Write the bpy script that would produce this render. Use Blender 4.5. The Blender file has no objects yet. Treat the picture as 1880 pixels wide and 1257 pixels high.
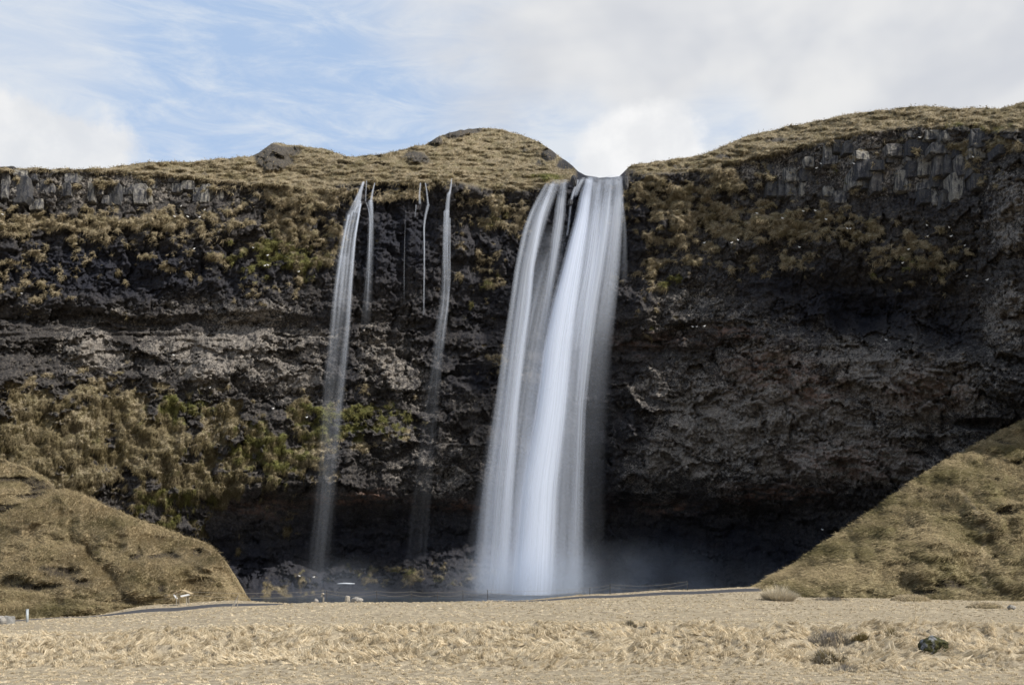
import bpy, bmesh, math, random
import numpy as np
from mathutils import Vector, Matrix
random.seed(7)
rng = np.random.default_rng(11)
scene = bpy.context.scene
col = scene.collection

# ------------------------------------------------------------------ camera, sky, sun, exposure
F = 1900.0            # focal length expressed in pixels of the 1880 px wide photograph
CZ = 3.4              # eye height
HZ = 1060.0           # row of the true horizon
cam_d = bpy.data.cameras.new('camera')
cam = bpy.data.objects.new('camera', cam_d)
col.objects.link(cam)
cam.location = (0, 0, CZ)
cam.rotation_euler = (math.radians(90), 0, 0)
cam_d.sensor_width = 36
cam_d.lens = 36 * F / 1880
cam_d.shift_y = (HZ - 628.5) / 1880
cam_d.clip_start = 0.5
cam_d.clip_end = 5000
scene.camera = cam

SUN_EL, SUN_AZ = math.radians(40), math.radians(118)      # azimuth clockwise from +Y (view direction)
sd = Vector((math.sin(SUN_AZ) * math.cos(SUN_EL), math.cos(SUN_AZ) * math.cos(SUN_EL), math.sin(SUN_EL)))
sun_d = bpy.data.lights.new('sun', 'SUN')
sun_d.energy = 4.7
sun_d.angle = math.radians(0.6)
sun_d.color = (1.0, 0.95, 0.87)
sun = bpy.data.objects.new('sun', sun_d)
col.objects.link(sun)
sun.rotation_euler = sd.to_track_quat('Z', 'Y').to_euler()
sun.location = sd * 300

scene.view_settings.view_transform = 'Standard'
scene.view_settings.look = 'None'
scene.view_settings.gamma = 1
scene.view_settings.exposure = 0.32
scene.view_settings.use_curve_mapping = False
scene.cycles.transparent_max_bounces = 40
scene.cycles.max_bounces = 6
scene.cycles.diffuse_bounces = 3
scene.cycles.volume_bounces = 1


class NT:
    """small node-graph writer"""
    def __init__(self, tree):
        self.t = tree
        tree.nodes.clear()

    def n(self, kind, **kw):
        nd = self.t.nodes.new(kind)
        ins = kw.pop('ins', {})
        for k, v in kw.items():
            setattr(nd, k, v)
        for k, v in ins.items():
            s = nd.inputs[k]
            if isinstance(v, bpy.types.NodeSocket):
                self.t.links.new(v, s)
            else:
                s.default_value = v
        return nd

    def math(self, op, a, b=None, c=None, clamp=False):
        nd = self.n('ShaderNodeMath', operation=op, use_clamp=clamp)
        for i, v in enumerate((a, b, c)):
            if v is None:
                continue
            if isinstance(v, bpy.types.NodeSocket):
                self.t.links.new(v, nd.inputs[i])
            else:
                nd.inputs[i].default_value = v
        return nd.outputs[0]

    def ramp(self, v, a, b, lo=0.0, hi=1.0, smooth=True):
        nd = self.n('ShaderNodeMapRange', interpolation_type='SMOOTHSTEP' if smooth else 'LINEAR')
        nd.clamp = True if hasattr(nd, 'clamp') else True
        self.t.links.new(v, nd.inputs[0])
        for i, q in zip((1, 2, 3, 4), (a, b, lo, hi)):
            nd.inputs[i].default_value = q
        return nd.outputs[0]

    def mix(self, f, a, b):
        nd = self.n('ShaderNodeMix', data_type='RGBA')
        for i, v in ((0, f), (6, a), (7, b)):
            if isinstance(v, bpy.types.NodeSocket):
                self.t.links.new(v, nd.inputs[i])
            elif i == 0:
                nd.inputs[0].default_value = v
            else:
                nd.inputs[i].default_value = (*v[:3], 1)
        return nd.outputs[2]

    def noise(self, vec, scale, detail=4, rough=0.55, dist=0.0):
        nd = self.n('ShaderNodeTexNoise', ins={'Scale': scale, 'Detail': detail, 'Roughness': rough, 'Distortion': dist})
        if vec is not None:
            self.t.links.new(vec, nd.inputs['Vector'])
        return nd.outputs[0]

    def mapping(self, vec, loc=(0, 0, 0), rot=(0, 0, 0), scale=(1, 1, 1)):
        return self.n('ShaderNodeMapping', ins={'Vector': vec, 'Location': loc, 'Rotation': rot, 'Scale': scale}).outputs[0]

    def attr(self, name):
        return self.n('ShaderNodeAttribute', attribute_name=name)


def new_mat(name):
    m = bpy.data.materials.new(name)
    m.use_nodes = True
    return m, NT(m.node_tree)


def finish(nt, color, rough=0.9, bump=None, bump_d=0.05, bump_s=0.6, spec=0.3):
    p = nt.n('ShaderNodeBsdfPrincipled')
    for k, v in (('Base Color', color), ('Roughness', rough), ('Specular IOR Level', spec)):
        if isinstance(v, bpy.types.NodeSocket):
            nt.t.links.new(v, p.inputs[k])
        else:
            p.inputs[k].default_value = (*v[:3], 1) if k == 'Base Color' else v
    if bump is not None:
        b = nt.n('ShaderNodeBump', ins={'Strength': bump_s, 'Distance': bump_d, 'Height': bump})
        nt.t.links.new(b.outputs[0], p.inputs['Normal'])
    o = nt.n('ShaderNodeOutputMaterial')
    nt.t.links.new(p.outputs[0], o.inputs[0])
    return p


# sky: physical daylight sky with procedural cloud cover laid over it by direction
world = bpy.data.worlds.new('World')
scene.world = world
world.use_nodes = True
w = NT(world.node_tree)
sky = w.n('ShaderNodeTexSky', sky_type='NISHITA')
sky.sun_disc = False
sky.sun_elevation = SUN_EL
sky.sun_rotation = SUN_AZ
sky.altitude = 50
sky.air_density = 1.0
sky.dust_density = 1.6
sky.ozone_density = 1.0
dirv = w.n('ShaderNodeTexCoord').outputs['Generated']
sep = w.n('ShaderNodeSeparateXYZ', ins={0: dirv})
dx, dy, dz = sep.outputs
az = w.math('ARCTAN2', dx, dy)
el = w.math('ARCSINE', dz)
ang = w.n('ShaderNodeCombineXYZ', ins={0: az, 1: el, 2: 0.0}).outputs[0]


def cloud_pos(px, py):
    u, v = (px - 940) / F, (HZ - py) / F
    l = math.sqrt(u * u + 1 + v * v)
    return math.atan2(u, 1), math.asin(v / l)


def cloud_bank(cx, cy, rx, ry, soft, nscale, namp, seed):
    """one cumulus: soft elliptical body with a billowing noise edge, at a direction in the sky"""
    a0, e0 = cloud_pos(cx, cy)
    n1 = w.noise(w.mapping(ang, loc=(seed, seed * .7, seed * 1.3)), nscale, 6, 0.55)
    xx = w.math('DIVIDE', w.math('SUBTRACT', az, a0), rx / F)
    yy = w.math('DIVIDE', w.math('SUBTRACT', el, e0), ry / F)
    d = w.math('SQRT', w.math('ADD', w.math('MULTIPLY', xx, xx), w.math('MULTIPLY', yy, yy)))
    d = w.math('ADD', d, w.math('MULTIPLY', w.math('SUBTRACT', n1, 0.5), namp))
    return w.ramp(d, 1 + soft, 1 - soft, 0, 1)


# thin high cloud everywhere, streaked
cir = w.noise(w.mapping(dirv, scale=(3.2, 3.2, 13.0), rot=(0, math.radians(9), 0)), 3.4, 10, 0.66, 0.5)
cir2 = w.noise(w.mapping(dirv, loc=(3, 1, 2), scale=(1, 1, 2.6)), 2.6, 4, 0.5)
cmask = w.math('ADD', w.math('MULTIPLY', cir, 0.75), w.math('MULTIPLY', cir2, 0.55))
cirrus = w.ramp(cmask, 0.50, 0.80, 0.0, 0.85)
# grey stratus bank that fills the right-hand sky and goes on out of the frame
sn = w.noise(w.mapping(dirv, loc=(1.7, .4, .2), scale=(1, 1, 1.6)), 4.2, 5, 0.5, 0.3)
sn2 = w.noise(w.mapping(dirv, loc=(5.1, 2.4, 1.2)), 1.6, 3, 0.5)
sside = w.math('ADD', dx, w.math('MULTIPLY', w.math('SUBTRACT', sn, 0.5), 0.40))
sside = w.math('ADD', sside, w.math('MULTIPLY', w.math('SUBTRACT', dz, 0.42), 0.35))
stratus = w.ramp(sside, -0.07, 0.10, 0, 0.96)
st_tone = w.noise(w.mapping(dirv, loc=(.3, 2.2, 4.0), scale=(1, 1, 1.5)), 5.5, 4, 0.5, 0.2)
st_col = w.mix(w.ramp(st_tone, 0.36, 0.60), (6.1, 6.3, 6.75), (8.0, 8.0, 8.0))
st_tone2 = w.noise(w.mapping(ang, loc=(2, 5, 1)), 17, 5, .55)
cum_a = cloud_bank(50, 300, 175, 95, 0.16, 22, 1.15, 1.3)
cum_b = cloud_bank(1175, 290, 120, 85, 0.20, 24, 1.2, 4.1)
cum_c = cloud_bank(60, 90, 130, 90, 0.6, 10, 0.9, 7.7)
bscale = 0.084
blue = w.n('ShaderNodeMix', data_type='RGBA', blend_type='MULTIPLY', ins={0: 1.0, 6: sky.outputs[0], 7: (1.0, 1.0, 1.0, 1)}).outputs[2]
veil = w.mix(0.74, blue, (5.0, 6.6, 9.2))          # thin high haze that pales the blue
c = w.mix(cirrus, veil, (7.2, 7.7, 8.3))
c = w.mix(w.math('MULTIPLY', cum_c, 0.55), c, (6.9, 7.3, 7.9))
gap_a = cloud_bank(1035, 245, 75, 55, .8, 14, .8, 9.1)
gap_b = cloud_bank(1330, 245, 80, 50, .8, 14, .8, 11.3)
gap = w.math('MAXIMUM', gap_a, gap_b)
stratus = w.math('MULTIPLY', stratus, w.math('SUBTRACT', 1.0, w.math('MULTIPLY', gap, .62)))
c = w.mix(stratus, c, st_col)
c = w.mix(w.math('MULTIPLY', cum_a, 0.9), c, w.mix(w.ramp(st_tone2, .35, .65), (7.3, 7.45, 7.7), (8.5, 8.5, 8.5)))
c = w.mix(w.math('MULTIPLY', cum_b, 0.9), c, w.mix(w.ramp(st_tone2, .35, .65), (7.9, 8.0, 8.2), (9.2, 9.2, 9.2)))
bg = w.n('ShaderNodeBackground', ins={'Color': c, 'Strength': bscale})
wo = w.n('ShaderNodeOutputWorld')
w.t.links.new(bg.outputs[0], wo.inputs[0])


# ------------------------------------------------------------------ helpers
def P(px, py, Y):
    """the point at depth Y that the photograph shows at (px, py)"""
    return np.array([(px - 940) / F * Y, Y, CZ + (HZ - py) / F * Y])


def hsh(ix, iy, s):
    with np.errstate(over='ignore'):
        h = (ix.astype(np.int64) * 374761393 + iy.astype(np.int64) * 668265263 + s * 974711 + 12345) & 0xffffffff
        h = ((h ^ (h >> 13)) * 1274126177) & 0xffffffff
        h = ((h ^ (h >> 16)) * 2246822519) & 0xffffffff
        h = h ^ (h >> 15)
    return (h & 0xffffff) / float(0x1000000)


def pnoise(x, y, s=0):
    x = np.asarray(x, float); y = np.asarray(y, float)
    ix = np.floor(x); iy = np.floor(y)
    fx = x - ix; fy = y - iy
    ix = ix.astype(np.int64); iy = iy.astype(np.int64)
    ux = fx * fx * fx * (fx * (fx * 6 - 15) + 10); uy = fy * fy * fy * (fy * (fy * 6 - 15) + 10)

    def g(a, b, qx, qy):
        t = hsh(a, b, s) * 2 * math.pi
        return np.cos(t) * qx + np.sin(t) * qy
    n00 = g(ix, iy, fx, fy); n10 = g(ix + 1, iy, fx - 1, fy)
    n01 = g(ix, iy + 1, fx, fy - 1); n11 = g(ix + 1, iy + 1, fx - 1, fy - 1)
    a = n00 + ux * (n10 - n00); b = n01 + ux * (n11 - n01)
    return (a + uy * (b - a)) * 1.5          # about -1..1


def fbm(x, y, o=4, s=0, gain=0.5):
    t = 0.0; a = 1.0; f = 1.0; n = 0.0
    for k in range(o):
        t = t + a * pnoise(x * f, y * f, s + 31 * k)
        n += a; a *= gain; f *= 2.03
    return t / n * 1.4


def worley(x, y, s=0):
    x = np.asarray(x, float); y = np.asarray(y, float)
    ix = np.floor(x).astype(np.int64); iy = np.floor(y).astype(np.int64)
    f1 = np.full(x.shape, 9.0); f2 = np.full(x.shape, 9.0); idv = np.zeros(x.shape)
    for a in (-1, 0, 1):
        for b in (-1, 0, 1):
            jx, jy = ix + a, iy + b
            d = np.hypot(jx + hsh(jx, jy, s) - x, jy + hsh(jx, jy, s + 77) - y)
            r = hsh(jx, jy, s + 155)
            new = d < f1
            f2 = np.where(new, f1, np.minimum(f2, d))
            idv = np.where(new, r, idv)
            f1 = np.where(new, d, f1)
    return f1, f2, idv


def facets(x, y, s, size, step, tilt):
    """broken rock faces: every cell is a plane of its own height and tilt; also returns cell randoms and edge distance"""
    X = x / size; Y = y / size
    ix = np.floor(X).astype(np.int64); iy = np.floor(Y).astype(np.int64)
    f1 = np.full(X.shape, 9.0); f2 = np.full(X.shape, 9.0)
    h = np.zeros(X.shape); r1 = np.zeros(X.shape); r2 = np.zeros(X.shape)
    for a in (-1, 0, 1):
        for b in (-1, 0, 1):
            jx, jy = ix + a, iy + b
            ex = X - jx - hsh(jx, jy, s); ey = Y - jy - hsh(jx, jy, s + 77)
            d = np.hypot(ex, ey)
            new = d < f1
            f2 = np.where(new, f1, np.minimum(f2, d))
            hh = (hsh(jx, jy, s + 1) - .5) * step + size * tilt * ((hsh(jx, jy, s + 2) - .5) * ex + (hsh(jx, jy, s + 3) - .5) * ey)
            h = np.where(new, hh, h)
            r1 = np.where(new, hsh(jx, jy, s + 4), r1); r2 = np.where(new, hsh(jx, jy, s + 5), r2)
            f1 = np.where(new, d, f1)
    return h, r1, r2, f2 - f1


def sstep(a, b, v):
    t = np.clip((v - a) / (b - a), 0, 1)
    return t * t * (3 - 2 * t)


def lerp_tab(v, pts):
    xs, ys = zip(*pts)
    return np.interp(v, xs, ys)


def smooth_tab(v, pts, r=14):
    return sum(lerp_tab(v + o * r, pts) for o in (-1, -.5, 0, .5, 1)) / 5


def table2(px, py, cols, rows, tab):
    """smooth two-way table look-up (rows ascending)"""
    cols = np.asarray(cols, float); rows = np.asarray(rows, float); tab = np.asarray(tab, float)
    ci = np.clip(np.searchsorted(cols, px) - 1, 0, len(cols) - 2)
    ri = np.clip(np.searchsorted(rows, py) - 1, 0, len(rows) - 2)
    tc = np.clip((px - cols[ci]) / (cols[ci + 1] - cols[ci]), 0, 1)
    tr = np.clip((py - rows[ri]) / (rows[ri + 1] - rows[ri]), 0, 1)
    tc = tc * tc * (3 - 2 * tc)
    a = tab[ri, ci] * (1 - tc) + tab[ri, ci + 1] * tc
    b = tab[ri + 1, ci] * (1 - tc) + tab[ri + 1, ci + 1] * tc
    return a * (1 - tr) + b * tr


def mesh_np(name, V, faces, mats, smooth=True, parent=None, attrs=None):
    """mesh object from numpy arrays; faces = (n, k) index array or list of such arrays"""
    me = bpy.data.meshes.new(name)
    if not isinstance(faces, list):
        faces = [faces]
    V = np.ascontiguousarray(V, dtype=np.float32)
    me.vertices.add(len(V))
    me.vertices.foreach_set('co', V.ravel())
    idx = np.concatenate([f.ravel() for f in faces]).astype(np.int32)
    tot = np.concatenate([np.full(len(f), f.shape[1]) for f in faces]).astype(np.int32)
    start = np.concatenate([[0], np.cumsum(tot)[:-1]]).astype(np.int32)
    me.loops.add(len(idx))
    me.loops.foreach_set('vertex_index', idx)
    me.polygons.add(len(tot))
    me.polygons.foreach_set('loop_start', start)
    me.polygons.foreach_set('loop_total', tot)
    me.polygons.foreach_set('use_smooth', np.full(len(tot), smooth))
    for k, a in (attrs or {}).items():
        a = np.asarray(a, np.float32)
        if a.ndim == 1:
            at = me.attributes.new(k, 'FLOAT', 'POINT'); at.data.foreach_set('value', a)
        else:
            at = me.attributes.new(k, 'FLOAT_COLOR', 'POINT')
            at.data.foreach_set('color', np.concatenate([a, np.ones((len(a), 1), np.float32)], 1).ravel())
    for m in (mats if isinstance(mats, (list, tuple)) else [mats]):
        me.materials.append(m)
    me.update(calc_edges=True)
    me.validate()
    ob = bpy.data.objects.new(name, me)
    col.objects.link(ob)
    if parent:
        ob.parent = parent
    return ob


def grid_faces(nr, nc):
    i = np.arange(nr - 1)[:, None] * nc + np.arange(nc - 1)[None, :]
    i = i.ravel()
    return np.stack([i, i + 1, i + nc + 1, i + nc], 1)


def bm_obj(name, bm, mat, parent=None, smooth=False):
    me = bpy.data.meshes.new(name)
    bm.to_mesh(me); bm.free()
    me.materials.append(mat)
    if smooth:
        me.polygons.foreach_set('use_smooth', np.full(len(me.polygons), True))
    ob = bpy.data.objects.new(name, me)
    col.objects.link(ob)
    if parent:
        ob.parent = parent
    return ob


def tag(o, label=None, cat=None, group=None, kind=None):
    for k, v in (('label', label), ('category', cat), ('group', group), ('kind', kind)):
        if v:
            o[k] = v
    return o


def empty(name, loc):
    o = bpy.data.objects.new(name, None)
    col.objects.link(o)
    o.location = loc
    o.empty_display_size = 0.3
    return o


def tube(bm, pts, r, seg=6, cap=True):
    """round tube through points (r: number or list)"""
    pts = [Vector(p) for p in pts]
    rings = []
    for i, p in enumerate(pts):
        t = (pts[min(i + 1, len(pts) - 1)] - pts[max(i - 1, 0)]).normalized()
        a = t.cross(Vector((0, 0, 1)))
        if a.length < 1e-3:
            a = t.cross(Vector((0, 1, 0)))
        a.normalize(); b = t.cross(a)
        rr = r[i] if isinstance(r, (list, tuple)) else r
        rings.append([bm.verts.new(p + (a * math.cos(2 * math.pi * k / seg) + b * math.sin(2 * math.pi * k / seg)) * rr) for k in range(seg)])
    for A, B in zip(rings[:-1], rings[1:]):
        for k in range(seg):
            bm.faces.new((A[k], A[(k + 1) % seg], B[(k + 1) % seg], B[k]))
    if cap:
        bm.faces.new(rings[0][::-1]); bm.faces.new(rings[-1])


def blades(base, direc, length, width, tint, droop, side_seed=0):
    """grass blades: base points, unit directions, lengths; returns verts, quads, tris, tint"""
    n = len(base)
    r = np.random.default_rng(side_seed)
    th = r.uniform(0, 2 * np.pi, n)
    rnd = np.stack([np.cos(th), np.sin(th), r.normal(0, .3, n)], 1)
    s = np.cross(direc, rnd); s /= np.linalg.norm(s, axis=1)[:, None] + 1e-9
    hw = (width * .5)[:, None] * s
    mid = base + direc * (length * .55)[:, None]
    tip = base + direc * (length * .9)[:, None]
    mid[:, 2] -= droop * length * .10
    tip[:, 2] -= droop * length * .45
    V = np.stack([base - hw, base + hw, mid + hw * .75, mid - hw * .75, tip], 1).reshape(-1, 3)
    b = np.arange(n)[:, None] * 5
    return V, b + np.array([0, 1, 2, 3]), b + np.array([3, 2, 4]), np.repeat(tint, 5, 0)


def blades1(base, direc, length, width, tint, droop, seed=0):
    """small far-off blades: one tapering triangle each"""
    n = len(base)
    r = np.random.default_rng(seed)
    th = r.uniform(0, 2 * np.pi, n)
    sd_ = np.cross(direc, np.stack([np.cos(th), np.sin(th), r.normal(0, .3, n)], 1))
    sd_ /= np.linalg.norm(sd_, axis=1)[:, None] + 1e-9
    hw = (width * .5)[:, None] * sd_
    tip = base + direc * length[:, None]
    tip[:, 2] -= droop * length * .45
    V = np.stack([base - hw, base + hw, tip], 1).reshape(-1, 3)
    return V, np.arange(n)[:, None] * 3 + np.array([0, 1, 2]), np.repeat(tint, 3, 0)


# ------------------------------------------------------------------ materials
def mat_cliff():
    m, t = new_mat('cliff_rock')
    co = t.n('ShaderNodeTexCoord').outputs['Object']
    A = {k: t.attr(k).outputs['Fac'] for k in ('grass', 'moss', 'pale', 'rust', 'wet')}
    f1 = t.noise(co, 1.3, 8, 0.62)
    f2 = t.noise(co, 3.4, 5, 0.66)
    f3 = t.noise(t.mapping(co, scale=(1.6, 1.6, .25)), 2.0, 5, 0.6)        # vertical runs of water stain
    dark = t.mix(t.ramp(f2, .35, .7), (.025, .024, .026), (.098, .087, .078))
    grey = t.mix(t.ramp(f2, .30, .72), (.085, .074, .066), (.29, .262, .232))
    f0 = t.noise(t.mapping(co, rot=(0, .4, 0), scale=(1, 1, 2.2)), .42, 5, .6, .8)  # diagonal dark and pale bands, form shading put into the rock colour
    fac = t.math('ADD', A['pale'], t.math('MULTIPLY', t.math('SUBTRACT', f0, .5), 1.1))
    fac = t.math('ADD', fac, t.math('MULTIPLY', t.math('SUBTRACT', f1, .5), 1.1))
    fac = t.math('ADD', fac, t.math('MULTIPLY', t.math('SUBTRACT', f2, .5), .8))
    rock = t.mix(t.ramp(fac, .38, .62), dark, grey)
    speck = t.ramp(t.noise(co, 4.2, 3, .65), .57, .64)                      # crustose lichen
    rock = t.mix(t.math('MULTIPLY', speck, t.ramp(A['pale'], .05, .5, 0.10, .55)), rock, (.37, .345, .305))
    stain = t.math('MULTIPLY', t.ramp(f3, .52, .66), .55)
    rock = t.mix(stain, rock, (.03, .03, .033))
    rust = t.mix(f2, (.15, .070, .042), (.23, .15, .115))
    rock = t.mix(t.math('MULTIPLY', A['rust'], t.ramp(f1, .35, .6)), rock, rust)
    rock = t.mix(t.math('MULTIPLY', A['wet'], .88), rock, (.013, .015, .025))  # navy for wet rock and for shade painted into caves and recesses
    g1 = t.noise(co, .55, 4, .6)
    g2 = t.noise(t.mapping(co, scale=(1, 1, 1.8)), 3.2, 6, .68)
    tan = t.mix(t.ramp(g2, .34, .66), (.100, .081, .053), (.37, .31, .21))
    olive = t.mix(t.ramp(g2, .3, .7), (.045, .041, .021), (.20, .175, .088))
    gr = t.mix(t.ramp(g1, .42, .66, 0.0, .7), tan, olive)
    mossc = t.mix(t.ramp(g2, .35, .7), (.040, .045, .014), (.17, .165, .05))
    gr = t.mix(t.math('MULTIPLY', t.attr('thatch').outputs['Fac'], .75), gr, t.mix(t.ramp(g2, .32, .68), (.038, .031, .017), (.185, .148, .078)))
    gr = t.mix(A['moss'], gr, mossc)
    out = t.mix(A['grass'], rock, gr)
    rough = t.math('SUBTRACT', .92, t.math('MULTIPLY', A['wet'], .25))
    finish(t, out, rough, t.math('ADD', t.noise(co, 5, 7, .7), t.math('MULTIPLY', t.noise(co, 22, 3, .6), .35)), .22, .85, .2)
    return m


def mat_grassland(name, c1, c2, c3, sc=1.0, streak=(1, 1, 1)):
    m, t = new_mat(name)
    co = t.n('ShaderNodeTexCoord').outputs['Object']
    n1 = t.noise(co, .22 * sc, 5, .6)
    n2 = t.noise(t.mapping(co, rot=(0, 0 if name == 'meadow_turf' else .5, 0), scale=streak), 3.0 * sc, 7, .7)
    a = t.mix(t.ramp(n2, .30, .70), c1, c2)
    b = t.mix(t.ramp(n1, .45, .68, 0, .75), a, c3)
    if name != 'meadow_turf':
        sc_ = t.attr('scar_shade').outputs['Fac']; tr_ = t.attr('trail').outputs['Fac']
        n4 = t.noise(co, .55, 6, .65)
        b = t.mix(t.ramp(n4, .50, .68, 0, .40), b, (.085, .068, .042))
        b = t.mix(t.math('MULTIPLY', sc_, t.ramp(n2, .25, .55)), b, (.038, .031, .024))  # bare soil, also used as painted crease shade on the spur
        b = t.mix(t.math('MULTIPLY', tr_, .8), b, (.36, .29, .185))
    finish(t, b, .95, t.math('ADD', n2, t.math('MULTIPLY', t.noise(co, 14 * sc, 4, .7), .5)), .15, .9, .15)
    return m


def mat_blade(name, transl=.3):
    m, t = new_mat(name)
    at = t.attr('tint')
    d = t.n('ShaderNodeBsdfDiffuse', ins={'Color': at.outputs['Color']})
    tr = t.n('ShaderNodeBsdfTranslucent', ins={'Color': at.outputs['Color']})
    mx = t.n('ShaderNodeMixShader', ins={0: transl, 1: d.outputs[0], 2: tr.outputs[0]})
    o = t.n('ShaderNodeOutputMaterial')
    t.t.links.new(mx.outputs[0], o.inputs[0])
    return m


def mat_block(name, dark):
    m, t = new_mat(name)
    co = t.n('ShaderNodeTexCoord').outputs['Object']
    oi = t.n('ShaderNodeObjectInfo').outputs['Random']
    f1 = t.noise(co, 1.5, 7, .62)
    f2 = t.noise(co, 7, 6, .6)
    st = t.noise(t.mapping(co, scale=(1.5, 1.5, .16)), 1.6, 5, .6)
    base = t.mix(t.ramp(f2, .3, .7), (.12, .114, .103), (.275, .26, .228))
    base = t.mix(t.ramp(t.math('ADD', f1, t.math('MULTIPLY', oi, .25)), .52, .78), base, (.085, .082, .085))
    if dark:
        base = t.mix(.70, base, (.026, .028, .036))
    base = t.mix(t.math('MULTIPLY', t.ramp(st, .50, .58), .88), base, (.026, .028, .036))
    sp = t.ramp(t.noise(co, 11, 3, .6), .62, .70)
    base = t.mix(t.math('MULTIPLY', sp, .6), base, (.36, .35, .32))
    finish(t, base, .9, t.math('ADD', t.noise(co, 3, 7, .65), t.math('MULTIPLY', f2, .4)), .16, .8, .3)
    return m


def mat_simple(name, c1, c2, sc=6, rough=.85, bump=.03, spec=.3):
    m, t = new_mat(name)
    co = t.n('ShaderNodeTexCoord').outputs['Object']
    n = t.noise(co, sc, 6, .62)
    finish(t, t.mix(t.ramp(n, .3, .7), c1, c2), rough, n, bump, .6, spec)
    return m


def mat_mossy():
    m, t = new_mat('mossy_boulder')
    co = t.n('ShaderNodeTexCoord').outputs['Object']
    n = t.noise(co, 9, 6, .6)
    k = t.noise(co, 2.6, 5, .55)
    rock = t.mix(t.ramp(n, .35, .68), (.035, .037, .042), (.24, .25, .27))
    moss = t.mix(t.ramp(n, .3, .7), (.014, .016, .006), (.062, .060, .020))
    finish(t, t.mix(t.ramp(k, .38, .50), rock, moss), .92, n, .06, .9, .25)
    return m


def mat_water_fall():
    """falling water: white aerated water, denser where a strand is thick, streaked along the flow"""
    m, t = new_mat('falling_water')
    uv = t.n('ShaderNodeAttribute', attribute_name='flow')
    dens = t.attr('dens').outputs['Fac']
    s1 = t.noise(t.mapping(uv.outputs['Vector'], scale=(1, .030, 1)), 1.0, 5, .6)
    s2 = t.noise(t.mapping(uv.outputs['Vector'], loc=(7, 3, 0), scale=(2.2, .04, 1)), 1.0, 4, .6)
    st = t.math('ADD', t.math('MULTIPLY', s1, .78), t.math('MULTIPLY', s2, .22))
    streak = t.ramp(st, .30, .70, .55, 1.2)
    lw = t.n('ShaderNodeLayerWeight', ins={'Blend': .5}).outputs['Facing']
    body = t.math('POWER', t.math('SUBTRACT', 1.0, lw, clamp=True), 3.0)
    al = t.math('MULTIPLY', t.math('MULTIPLY', body, streak), dens, clamp=True)
    d = t.n('ShaderNodeBsdfDiffuse', ins={'Color': (.78, .835, .94, 1)})
    tl = t.n('ShaderNodeBsdfTranslucent', ins={'Color': (.78, .835, .94, 1)})
    wt = t.n('ShaderNodeMixShader', ins={0: .5, 1: d.outputs[0], 2: tl.outputs[0]})
    tp = t.n('ShaderNodeBsdfTransparent')
    mx = t.n('ShaderNodeMixShader', ins={0: al, 1: tp.outputs[0], 2: wt.outputs[0]})
    o = t.n('ShaderNodeOutputMaterial')
    t.t.links.new(mx.outputs[0], o.inputs[0])
    return m


M_CLIFF = mat_cliff()
M_BLOCK = mat_block('grey_basalt', False)
M_BLOCKD = mat_block('stained_basalt', True)
M_BLADE = mat_blade('dry_grass_blades')
M_FIELD = mat_grassland('meadow_turf', (.17, .14, .10), (.46, .39, .28), (.28, .235, .165), 1.0, (1, .6, 1))
M_HILL = mat_grassland('hill_turf', (.11, .087, .052), (.37, .295, .182), (.17, .142, .075), 1.0, (1.5, .5, .6))
M_HILLD = mat_grassland('olive_hill_turf', (.090, .075, .042), (.28, .232, .138), (.135, .120, .055), 1.0, (1.3, .5, .7))
M_PATH = mat_simple('asphalt', (.035, .036, .042), (.062, .062, .070), 8, .85, .01)
M_WATER = mat_water_fall()
M_BIRD = mat_simple('white_plumage', (.78, .78, .77), (.85, .85, .84), 5, .8, .0)
M_POST = mat_simple('dark_metal_post', (.03, .03, .032), (.06, .058, .055), 20, .6, .002)
M_WOOD = mat_simple('weathered_wood', (.20, .18, .15), (.36, .33, .28), 14, .9, .01)
M_GALV = mat_simple('galvanised_post', (.26, .29, .31), (.40, .43, .45), 9, .55, .003)
M_ROPE = mat_simple('pale_rope', (.22, .20, .17), (.32, .295, .25), 30, .9, .0)
M_CONC = mat_simple('concrete', (.17, .17, .165), (.30, .295, .285), 7, .92, .02)
M_WHITE = mat_simple('white_paint', (.74, .74, .74), (.82, .82, .82), 5, .6, .002)
M_TAN = mat_simple('tan_board', (.28, .22, .14), (.40, .32, .21), 9, .8, .01)
M_MOSSY = mat_mossy()
M_STONE = mat_simple('grey_field_stone', (.12, .115, .11), (.33, .31, .28), 6, .92, .04)
M_FOAM = mat_simple('water_foam', (.42, .45, .50), (.55, .58, .62), 5, .7, .02)

# ------------------------------------------------------------------ ground
G_COLS = [-400, 0, 140, 300, 420, 600, 950, 1100, 1250, 1380, 1500, 1880, 2300]
G_ROWS = [
    (33, [1259] * 13),
    (42, [1217, 1216, 1215, 1214, 1214, 1213, 1213, 1213, 1213, 1214, 1216, 1216, 1216]),
    (51, [1176, 1172, 1170, 1165, 1160, 1155, 1152, 1150, 1150, 1150, 1151, 1151, 1151]),
    (65, [1160, 1156, 1152, 1143, 1135, 1128, 1126, 1127, 1128, 1128, 1130, 1130, 1130]),
    (82, [1148, 1144, 1135, 1125, 1115, 1106, 1104.5, 1105, 1105, 1102, 1104, 1108, 1108]),
    (86, [1147, 1141, 1134, 1125.5, 1116, 1107.5, 1105, 1103.5, 1102, 1098, 1100, 1105, 1105]),
    (88, [1146, 1139, 1133, 1124, 1115, 1109, 1106, 1101, 1097, 1093, 1097, 1102, 1102]),
    (93, [1144, 1137, 1131.5, 1113.5, 1106.5, 1109, 1104.5, 1097, 1091, 1086, 1092, 1100, 1100]),
    (96, [1142, 1135, 1130, 1110, 1103.5, 1109.5, 1102.5, 1093, 1086, 1081, 1090, 1098, 1098]),
    (98.5, [1142, 1135, 1130, 1108, 1102, 1109, 1101.5, 1089.5, 1082, 1077, 1088, 1098, 1098]),
]
g_rows = [-400.0, 20.0]
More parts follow.
